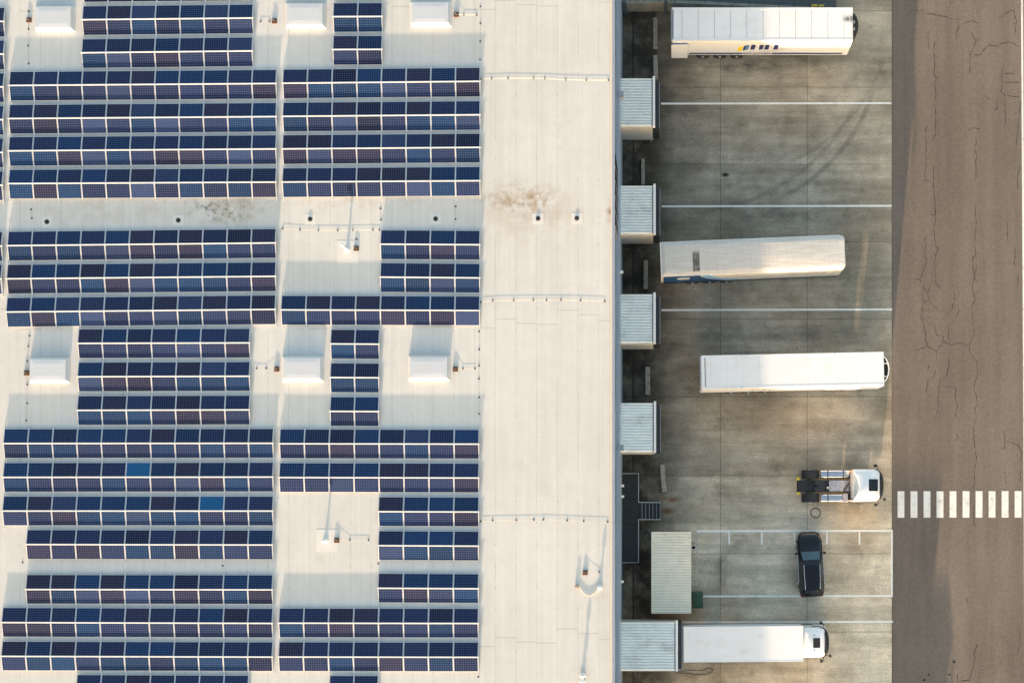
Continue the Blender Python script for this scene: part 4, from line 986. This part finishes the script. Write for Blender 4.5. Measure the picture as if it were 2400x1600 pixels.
    if black:
        MB().prism(bow(0.46, hl + 0.012), 1.95, 3.72).build('fridge_unit', M['black'], t, smooth=40)
        MB().prism(bow(0.40, hl + 0.012), 3.721, 3.735).build('fridge_grille', M['rubber'], t)
        for yy in (-0.25, 0.25): MB().box(hl + 0.10, hl + 0.20, yy - 0.10, yy + 0.10, 3.736, 3.76).build('fan_housing', M['galv'], t)
    else:
        MB().prism(bow(0.30, hl + 0.012, yy=hw - 0.30), 1.95, 3.55).build('fridge_unit', M['rubber'], t, smooth=40)
        o_, i_ = bow(0.46, hl + 0.012), bow(0.38, hl + 0.012, yy=hw - 0.32); k = len(o_)
        m = MB(); m.add([(x, y, z) for z in (1.95, 3.72) for x, y in o_] + [(x, y, z) for z in (1.95, 3.72) for x, y in i_],
              [(i, i + 1, k + i + 1, k + i) for i in range(k - 1)] + [(2 * k + i, 3 * k + i, 3 * k + i + 1, 2 * k + i + 1) for i in range(k - 1)] + [(k + i, k + i + 1, 3 * k + i + 1, 3 * k + i) for i in range(k - 1)])
        m.build('fridge_shroud', M['white_paint'], t, smooth=40)
        for yy in (-0.55, 0.42): MB().box(hl + 0.012, hl + 0.36, yy - 0.03, yy + 0.03, 3.62, 3.70).build('grille_bar', M['white_paint'], t)
    return t
T1 = trailer('reefer_trailer', 'white refrigerated trailer with navy and yellow logo and rear doors folded open', 1787.5, 57.2, 422 / 31.4, 2.46, 0.0, 'logo')
T2 = trailer('curtain_trailer', 'cream curtain sided trailer with blue tail section and wrinkled stained roof', 1765.3, 598.8, 431 / 31.4, 2.50, 2.35, 'curtain')
T3 = trailer('reefer_trailer', 'plain white refrigerated trailer with white framed cooling unit and faint side lettering', 1857.8, 868, 427 / 31.4, 2.48, 1.2, 'plain')

def cab(t, x0, x1, hw, ztop, style):
    """cab-over cab from x0 (rear) to x1 (front) in the thing's local frame"""
    rings = []
    for z, dr, df, dy, rf in ((0.62, 0, 0.02, 0.0, 0.20), (1.0, 0, 0.0, 0.0, 0.26), (1.7, 0, 0.0, 0.0, 0.30), (2.5, 0.0, 0.10, 0.03, 0.34), (ztop - 0.25, 0.02, 0.22, 0.06, 0.36), (ztop - 0.08, 0.10, 0.36, 0.13, 0.38), (ztop, 0.28, 0.58, 0.30, 0.36)):
        rings.append([(x, y, z) for x, y in rrect(x0 + dr, x1 - df, hw - dy, 0.12 + dr * 0.5, rf, 6)])
    MB().loft(rings).build('cab_body', M['white_paint'], t, smooth=50)
    # windscreen, side windows
    m = MB(); ws = []
    for z, df, yy in ((1.72, 0.0, hw - 0.16), (2.58, 0.12, hw - 0.24)):
        ws.append([(x1 - df + 0.012 - 0.16 * abs(s_) ** 3, s_ * yy, z) for s_ in [i / 5 - 1 for i in range(11)]])
    k = 11; m.add(ws[0] + ws[1], [(i, i + 1, k + i + 1, k + i) for i in range(k - 1)]); m.build('windscreen', M['glass_dark'], t)
    for s_ in (-1, 1): MB().box(x1 - 1.15, x1 - 0.42, s_ * (hw - 0.01) - 0.02, s_ * (hw - 0.01) + 0.02, 1.75, 2.45).build('side_window', M['glass_dark'], t)
    # dark sun visor bowed across the front
    zv = 2.72; vis = []
    for s_ in [i / 8 - 1 for i in range(17)]:
        vis.append((x1 + 0.10 - 0.42 * abs(s_) ** 3.2, s_ * (hw - 0.02), zv))
    m = MB(); k = 17
    vs = [(x, y, z + 0.05) for x, y, z in vis] + [(x - 0.30, y * 0.97, z + 0.20) for x, y, z in vis] + [(x, y, z) for x, y, z in vis] + [(x - 0.30, y * 0.97, z + 0.15) for x, y, z in vis]
    m.add(vs, [(i, i + 1, k + i + 1, k + i) for i in range(k - 1)] + [(2 * k + i, 3 * k + i, 3 * k + i + 1, 2 * k + i + 1) for i in range(k - 1)] + [(i, 2 * k + i, 2 * k + i + 1, i + 1) for i in range(k - 1)] + [(k + i, k + i + 1, 3 * k + i + 1, 3 * k + i) for i in range(k - 1)])
    m.build('sun_visor', M['black'], t)
    # mirrors
    for s_ in (-1, 1):
        MB().tube([(x1 - 0.34, s_ * (hw - 0.02), 2.62), (x1 - 0.28, s_ * (hw + 0.18), 2.64), (x1 - 0.40, s_ * (hw + 0.26), 2.60)], 0.03, 6).build('mirror_arm', M['black'], t)
        MB().box(x1 - 0.50, x1 - 0.36, s_ * (hw + 0.26) - 0.10, s_ * (hw + 0.26) + 0.10, 1.85, 2.62).build('mirror', M['black'], t, bevel=0.03)
    MB().tube([(x1 - 0.20, -hw + 0.24, 2.72), (x1 + 0.12, -hw + 0.14, 2.74), (x1 + 0.22, -hw + 0.16, 2.66)], 0.028, 6).build('mirror_arm', M['black'], t)
    MB().box(x1 + 0.12, x1 + 0.28, -hw + 0.04, -hw + 0.24, 2.42, 2.68).build('mirror', M['black'], t, bevel=0.03)
    # grille, bumper, lamps, steps
    MB().prism([(x, y) for x, y in rrect(x1 - 0.7, x1 + 0.07, hw, 0.05, 0.30, 6)], 0.32, 0.95).build('bumper', M['chassis' if style == 'tractor' else 'white_paint'], t, smooth=40)
    MB().box(x1 - 0.02, x1 + 0.035, -0.75, 0.75, 1.0, 1.58).build('grille', M['black'], t)
    for s_ in (-1, 1):
        MB().box(x1 + 0.02, x1 + 0.085, s_ * 0.82 - 0.16, s_ * 0.82 + 0.16, 0.55, 0.80).build('headlamp', M['lens'], t)
        MB().box(x0 + 0.1, x1 - 0.9, s_ * hw - 0.06, s_ * hw + 0.03, 0.55, 0.75).build('step', M['chassis'], t)
        wheel(t, x1 - 1.30, s_ * (hw - 0.22), 0.51, 0.33, s_)
    if style == 'tractor': MB().box(x1 - 1.05, x1 - 0.38 + 0.0, -0.44, 0.44, ztop - 0.02, ztop + 0.035).build('roof_hatch', M['glass_dark'], t, bevel=0.04)
    else:
        MB().prism([(x, y) for x, y in rrect(x0 + 0.72, x0 + 1.25, 0.37, 0.07, 0.07, 5)], ztop - 0.02, ztop + 0.03).build('roof_hatch', M['black'], t)
        for yy in (-0.56, 0.58): MB().lathe((x0 + 0.80, yy, ztop), 'z', [(0.045, -0.02), (0.045, 0.04), (0.02, 0.06)], 10).build('antenna_base', M['black'], t)

# --- tractor unit
hz = 3.1; q = P(1969, 1136.5, hz)
t = thing('tractor_unit', 'white tractor unit without trailer, bare chassis and fifth wheel, beside manhole', 'tractor unit', (q.x, q.y, 0), R(0.3))
k = (H - 1.0) / F
def lx(p_, h_=1.0): return px(p_, h_) - q.x
def ly(p_, h_=1.0): return py(p_, h_) - q.y
cab(t, lx(2003, 3.0), lx(2069, 3.0), 1.22, 3.15, 'tractor')
# high roof fairing with concave rear, and side deflectors
x0, x1 = lx(1999, 3.3), lx(2064, 3.3)
rings = []
for z, dr, df, hw_, dish in ((2.5, 0.10, 0.02, 1.21, 0.30), (3.0, 0.06, 0.12, 1.20, 0.34), (3.22, 0.08, 0.26, 1.15, 0.36), (3.30, 0.20, 0.48, 1.02, 0.34)):
    ring = [(x, y) for x, y in rrect(x0 + dr, x1 - df, hw_, 0.04, 0.34, 6)]
    rings.append([(x + (dish * (1 - (y / hw_) ** 2) if x < x0 + 0.35 else 0), y, z) for x, y in ring])
# dished rear edge needs points along it
def fair_ring(z, dr, df, hw_, dish):
    pts = [(x, y) for x, y in rrect(x0 + dr, x1 - df, hw_, 0.04, 0.34, 6)]
    fr = [p_ for p_ in pts if p_[0] > (x0 + x1) / 2]
    up = sorted([p_ for p_ in fr if p_[1] > 0], key=lambda p_: math.atan2(p_[1], p_[0] - x0)); dn = [(x, -y) for x, y in reversed(up)]
    rear = [(x0 + dr + dish * (1 - s_ ** 2), s_ * hw_) for s_ in [1 - i / 4 for i in range(9)]]
    return [(x, y, z) for x, y in dn + up + rear]
MB().loft([fair_ring(2.55, 0.10, 0.06, 1.215, 0.26), fair_ring(3.0, 0.05, 0.16, 1.20, 0.30), fair_ring(3.24, 0.06, 0.30, 1.14, 0.32), fair_ring(3.34, 0.12, 0.52, 1.0, 0.34)]).build('roof_fairing', M['white_paint'], t, smooth=45)
MB().box(lx(2036.5, 3.36), lx(2056.5, 3.36), -0.46, 0.44, 3.33, 3.37).build('roof_window', M['glass_dark'], t, bevel=0.015)
MB().box(lx(1997, 2.4), lx(2004, 2.4), -0.95, 0.95, 1.4, 2.75).build('rear_wall', M['seam_pale'], t, bevel=0.03)
for s_ in (-1, 1):
    m = MB(); m.add([(lx(2003, 2), s_ * 1.20, 1.0), (lx(2003, 2), s_ * 1.20, 3.0), (lx(1993, 2), s_ * 1.15, 2.3), (lx(1990, 2), s_ * 1.16, 1.0)] + [(lx(2003, 2), s_ * 1.165, 1.0), (lx(2003, 2), s_ * 1.165, 3.0), (lx(1993, 2), s_ * 1.115, 2.3), (lx(1990, 2), s_ * 1.125, 1.0)],
                    [(0, 1, 2, 3), (7, 6, 5, 4), (0, 4, 5, 1), (1, 5, 6, 2), (2, 6, 7, 3), (3, 7, 4, 0)])
    m.build('side_deflector', M['white_paint'], t)
for s_ in (-1, 1): MB().box(lx(1868.5), lx(2030), s_ * 0.40 - 0.05, s_ * 0.40 + 0.05, 0.68, 0.97).build('frame_rail', M['seal_dark'], t)
for xx in (1870, 1890, 1912, 1936, 1960, 1985): MB().box(lx(xx) - 0.06, lx(xx) + 0.06, -0.42, 0.42, 0.72, 0.93).build('cross_member', M['seal_dark'], t)
MB().box(lx(1893.5), lx(1943), -0.345, 0.345, 0.93, 0.955).build('chassis_deck', M['seal_dark'], t)
for s_ in (-1, 1): MB().box(lx(1988), lx(2010), min(s_ * 0.6, s_ * 1.21), max(s_ * 0.6, s_ * 1.21), 0.22, 0.98).build('sun_block', M['seal_dark'], t)  # added blocks that stop sun passing below the chassis
MB().box(lx(1870), lx(1893), -0.42, 0.42, 0.975, 1.02).build('rear_plate', M['seal_dark'], t, bevel=0.01)
MB().box(lx(1875), lx(1892), -0.24, 0.24, 1.021, 1.05).build('plate_cover', M['seal_dark'], t)
# fifth wheel: disc with a V mouth open to the rear
fx = lx(1921, 1.2); pl = []
for i in range(25):
    a = R(180 - 14 - i * (360 - 28) / 24); pl.append((fx + 0.44 * math.cos(a), 0.50 * math.sin(a)))
pl.append((fx + 0.02, 0.0))
MB().prism(pl, 1.10, 1.17).build('fifth_wheel', M['greased'], t)
MB().box(fx - 0.25, fx + 0.25, -0.46, 0.46, 0.972, 1.10).build('fifth_wheel_mount', M['seal_dark'], t)
for s_ in (-1, 1):
    for d in (0, 0.345): wheel(t, lx(1900), s_ * (1.235 - 0.16 - d), 0.51, 0.31, s_)
    # mudguard halves over the twin tyres
    m = MB(); arcp = [R(14 + i * 152 / 12) for i in range(13)]; cx_ = lx(1900)
    vs = [(cx_ + r_ * math.cos(a), yy, 0.51 + r_ * math.sin(a)) for r_ in (0.70, 0.675) for yy in (s_ * 1.24, s_ * 0.56) for a in arcp]; kk = 13
    fs = []
    for i in range(12): fs += [(i, i + 1, kk + i + 1, kk + i), (2 * kk + i, 3 * kk + i, 3 * kk + i + 1, 2 * kk + i + 1), (i, 2 * kk + i, 2 * kk + i + 1, i + 1), (kk + i, kk + i + 1, 3 * kk + i + 1, 3 * kk + i)]
    m.add(vs, fs).build('mudguard', M['seal_dark'], t, smooth=40)
    MB().box(lx(1868), lx(1874), s_ * 0.56 - 0.09, s_ * 0.56 + 0.09, 0.80, 0.98).build('marker_flap', M['yellow'], t, bevel=0.02)
def tank(xa, xb, s_, nm='fuel_tank'):
    m = MB(); prof = rrect(-0.29, 0.29, 0.29, 0.11, 0.11, 5)
    m.loft([[(x, s_ * 0.92 + a * 1.0, 0.70 + b) for a, b in prof] for x in (xa, xb)]).build(nm, M['chrome'], t, smooth=40)
tank(lx(1924.5), lx(1939.5), 1); tank(lx(1941.5), lx(1976), 1); tank(lx(1978), lx(1991), 1); tank(lx(1924.5), lx(1939.5), -1); tank(lx(1941.5), lx(1974), -1)
for s_ in (-1, 1):
    for xx in (1940.5, 1977): MB().box(lx(xx) - 0.03, lx(xx) + 0.03, s_ * 0.92 - 0.33, s_ * 0.92 + 0.31, 0.40, 1.03).build('tank_strap', M['chassis'], t)
MB().box(lx(1975.5), lx(1987), -1.24, -0.58, 0.22, 1.14).build('battery_box', M['tread'], t, bevel=0.03)  # bottom carried low to block sun under the chassis
MB().box(lx(1943.5), lx(1991), -0.40, 0.42, 1.0, 1.03).build('catwalk_plate', M['tread'], t)
for i in range(5):
    o_ = i * 0.07
    MB().tube([(lx(1999, 1.5), 0.45 - o_, 1.9), (lx(1993, 1.5), 0.36 - o_, 1.45), (lx(1986, 1.5), 0.02 - o_ * 0.6, 1.22), (lx(1979, 1.5), -0.30 - o_ * 0.4, 1.12)], 0.02, 5).build('air_hose', M['hose'], t, smooth=60)
MB().lathe((lx(1940), -0.13, 1.0), 'z', [(0.085, -0.05), (0.085, 0.06), (0.04, 0.09)], 12).build('filler_cap', M['mast_white'], t)
MB().box(lx(1990), lx(1994), -1.14, -1.0, 1.0, 1.18).build('marker_lamp', M['amber'], t, bevel=0.02)
MB().box(lx(1990), lx(1994), 1.05, 1.18, 1.3, 1.42).build('marker_lamp', M['amber'], t, bevel=0.02)
MB().box(lx(1992), lx(2004), -0.7, 0.7, 0.7, 1.35).build('engine_housing', M['chassis'], t)

# --- rigid box truck
def box_truck(label, loc=None):
    hz = 3.8; a = P(1602, 1551.5, hz); b = P(1882.5, 1466, hz)
    c = Vector(((a.x + b.x) / 2, (a.y + b.y) / 2, 0))
    t = thing('box_truck', label, 'truck', c, R(0.4))
    hl, hw = (b.x - a.x) / 2 - 0.0, 1.30
    MB().box(-hl, hl, -hw, hw, 1.05, hz - 0.03).build('box_body', M['white_side'], t, bevel=0.015)
    n = 6
    MB().box(-hl + 0.03, hl - 0.03, -hw + 0.03, hw - 0.03, hz - 0.028, hz - 0.006).build('roof_skin', M['white'], t)
    for s_ in (-1, 1): MB().box(-hl - 0.005, hl + 0.01, s_ * hw - 0.03, s_ * hw + 0.03, hz - 0.14, hz + 0.003).build('roof_rail', M['white'], t)
    MB().box(hl - 0.029, hl + 0.012, -hw + 0.035, hw - 0.035, hz - 0.12, hz + 0.002).build('roof_rail', M['white'], t)
    for s_ in (-1, 1):
        MB().box(-hl + 0.1, hl + 1.7, s_ * 0.42 - 0.06, s_ * 0.42 + 0.06, 0.7, 1.0).build('chassis_beam', M['chassis'], t)
        for d in (0, 0.34): wheel(t, -hl + 2.6, s_ * (hw - 0.19 - d), 0.48, 0.30, s_)
        MB().box(-hl + 4.1, hl - 0.5, s_ * (hw - 0.05) - 0.03, s_ * (hw - 0.05) + 0.03, 0.45, 0.9).build('side_guard', M['galv'], t)
        MB().box(-hl + 0.05, hl, s_ * hw - 0.04, s_ * hw + 0.015, 0.92, 1.05).build('side_rail', M['chassis'], t)
    for s_ in (-1, 1): MB().box(-hl - 0.06, -hl - 0.005, s_ * 0.63 - 0.61, s_ * 0.63 + 0.61, 1.06, hz - 0.2).build('rear_door', M['white_side'], t)
    cab(t, hl + 0.10, hl + 0.10 + 1.86, 1.18, 3.1, 'rigid')
    return t
TR = box_truck('white rigid box truck with white cab backed up to the long dock house')
cp = copy_tree(TR); cp.location = (19.6 - 6.6, py(2400), 0); cp['label'] = 'second white rigid box truck added out of view to cast the road shadow'  # unseen copy, added so its shadow falls across the road edge

# --- car
q = P(1899.5, 1322, 0.8)
car = thing('parked_car', 'black estate car with silver roof rails parked across the marked bay', 'car', (q.x, q.y, 0), R(90 + 2.6))
ST = [(2.50, .36, .55, .58, .46, .64), (2.40, .26, .74, .68, .62, .76), (2.15, .22, .88, .80, .72, .91), (1.75, .22, .94, .89, .77, 1.0), (1.08, .22, .96, .97, .76, 1.08),
      (0.30, .22, .96, 1.02, .66, 1.58), (-.10, .22, .97, 1.03, .64, 1.68), (-1.2, .22, .98, 1.05, .62, 1.70), (-1.95, .22, .96, 1.06, .59, 1.64), (-2.22, .24, .92, 1.05, .60, 1.32), (-2.42, .30, .82, .96, .58, 1.02), (-2.50, .40, .70, .80, .50, .86)]
def ring(x, zb, ws, zs, wr, zr):
    return [(x, -ws * .93, zb), (x, -ws, zs * .6), (x, -ws * .985, zs), (x, -wr - .04, zr - .035), (x, -wr + .04, zr), (x, -wr * .5, zr + .035), (x, 0, zr + .045), (x, wr * .5, zr + .035), (x, wr - .04, zr), (x, wr + .04, zr - .035), (x, ws * .985, zs), (x, ws, zs * .6), (x, ws * .93, zb)]
RG = [ring(*a) for a in ST]
MB().loft(RG).build('body', M['car_paint'], car, smooth=38)
def glass(name, i0, i1, j0, j1, mat, f=0.07, lift=0.008):
    rows = []
    for u in (f, 1 - f):
        r_ = [Vector(a).lerp(Vector(b), u) for a, b in zip(RG[i0], RG[i1])][j0:j1 + 1]
        rows.append(r_)
    k = len(rows[0]); c_ = Vector((0, 0, 0.6)); m = MB(); vs = []
    for r_ in rows: vs += [p_ + (p_ - Vector((p_.x * 0.9, 0, 0.7))).normalized() * lift for p_ in r_]
    m.add(vs, [(i, i + 1, k + i + 1, k + i) for i in range(k - 1)]).build(name, mat, car, smooth=60)
glass('windscreen', 4, 5, 4, 8, M['teal_glass'], 0.10, 0.014)
glass('sunroof', 5, 6, 4, 8, M['glass_dark'], 0.15)
glass('rear_window', 8, 9, 4, 8, M['glass_dark'], 0.12)
for j in ((2, 3), (9, 10)):
    for a, b in ((5, 6), (6, 7), (7, 8)): glass('side_window', a, b, j[0], j[1], M['glass_dark'], 0.06, 0.006)
for s_ in (-1, 1):
    MB().tube([(0.0, s_ * .60, 1.70), (-0.1, s_ * .605, 1.755), (-1.0, s_ * .595, 1.785), (-1.75, s_ * .565, 1.755), (-1.85, s_ * .56, 1.70)], 0.024, 6).build('roof_rail', M['rail'], car, smooth=60)
    MB().loft([[(0.88 + a, s_ * (0.98 + b), z) for a, b in ((-.09, 0), (.09, 0), (.05, .20), (-.09, .22))] for z in (0.98, 1.14)]).build('mirror', M['car_paint'], car, bevel=0.02)
    MB().loft([[(x, s_ * y, z) for x, y, z in r_] for r_ in ([(2.36, .60, .72), (2.20, .78, .80), (1.95, .90, .84)], [(2.30, .56, .79), (2.12, .72, .87), (1.90, .84, .90)])], cap=False).build('headlamp', M['lens'], car)
    MB().box(-2.47, -2.30, s_ * .74 - .12, s_ * .74 + .12, 0.78, 0.98).build('tail_lamp', M['red_lens'], car, bevel=0.03)
    MB().box(-1.35, 0.95, s_ * .985 - .02, s_ * .985 + .015, 1.015, 1.035).build('window_trim', M['rail'], car)
    for xx in (1.55, -1.45): wheel(car, xx, s_ * .86, 0.36, 0.24, s_)
MB().lathe((-1.75, 0, 1.71), 'z', [(0.04, 0), (0.03, 0.05), (0.01, 0.07)], 8).build('antenna', M['black'], car)
MB().box(2.46, 2.525, -.26, .26, .42, .53).build('number_plate', M['mast_white'], car)
MB().box(2.40, 2.515, -.45, .45, .55, .66).build('grille', M['black'], car)
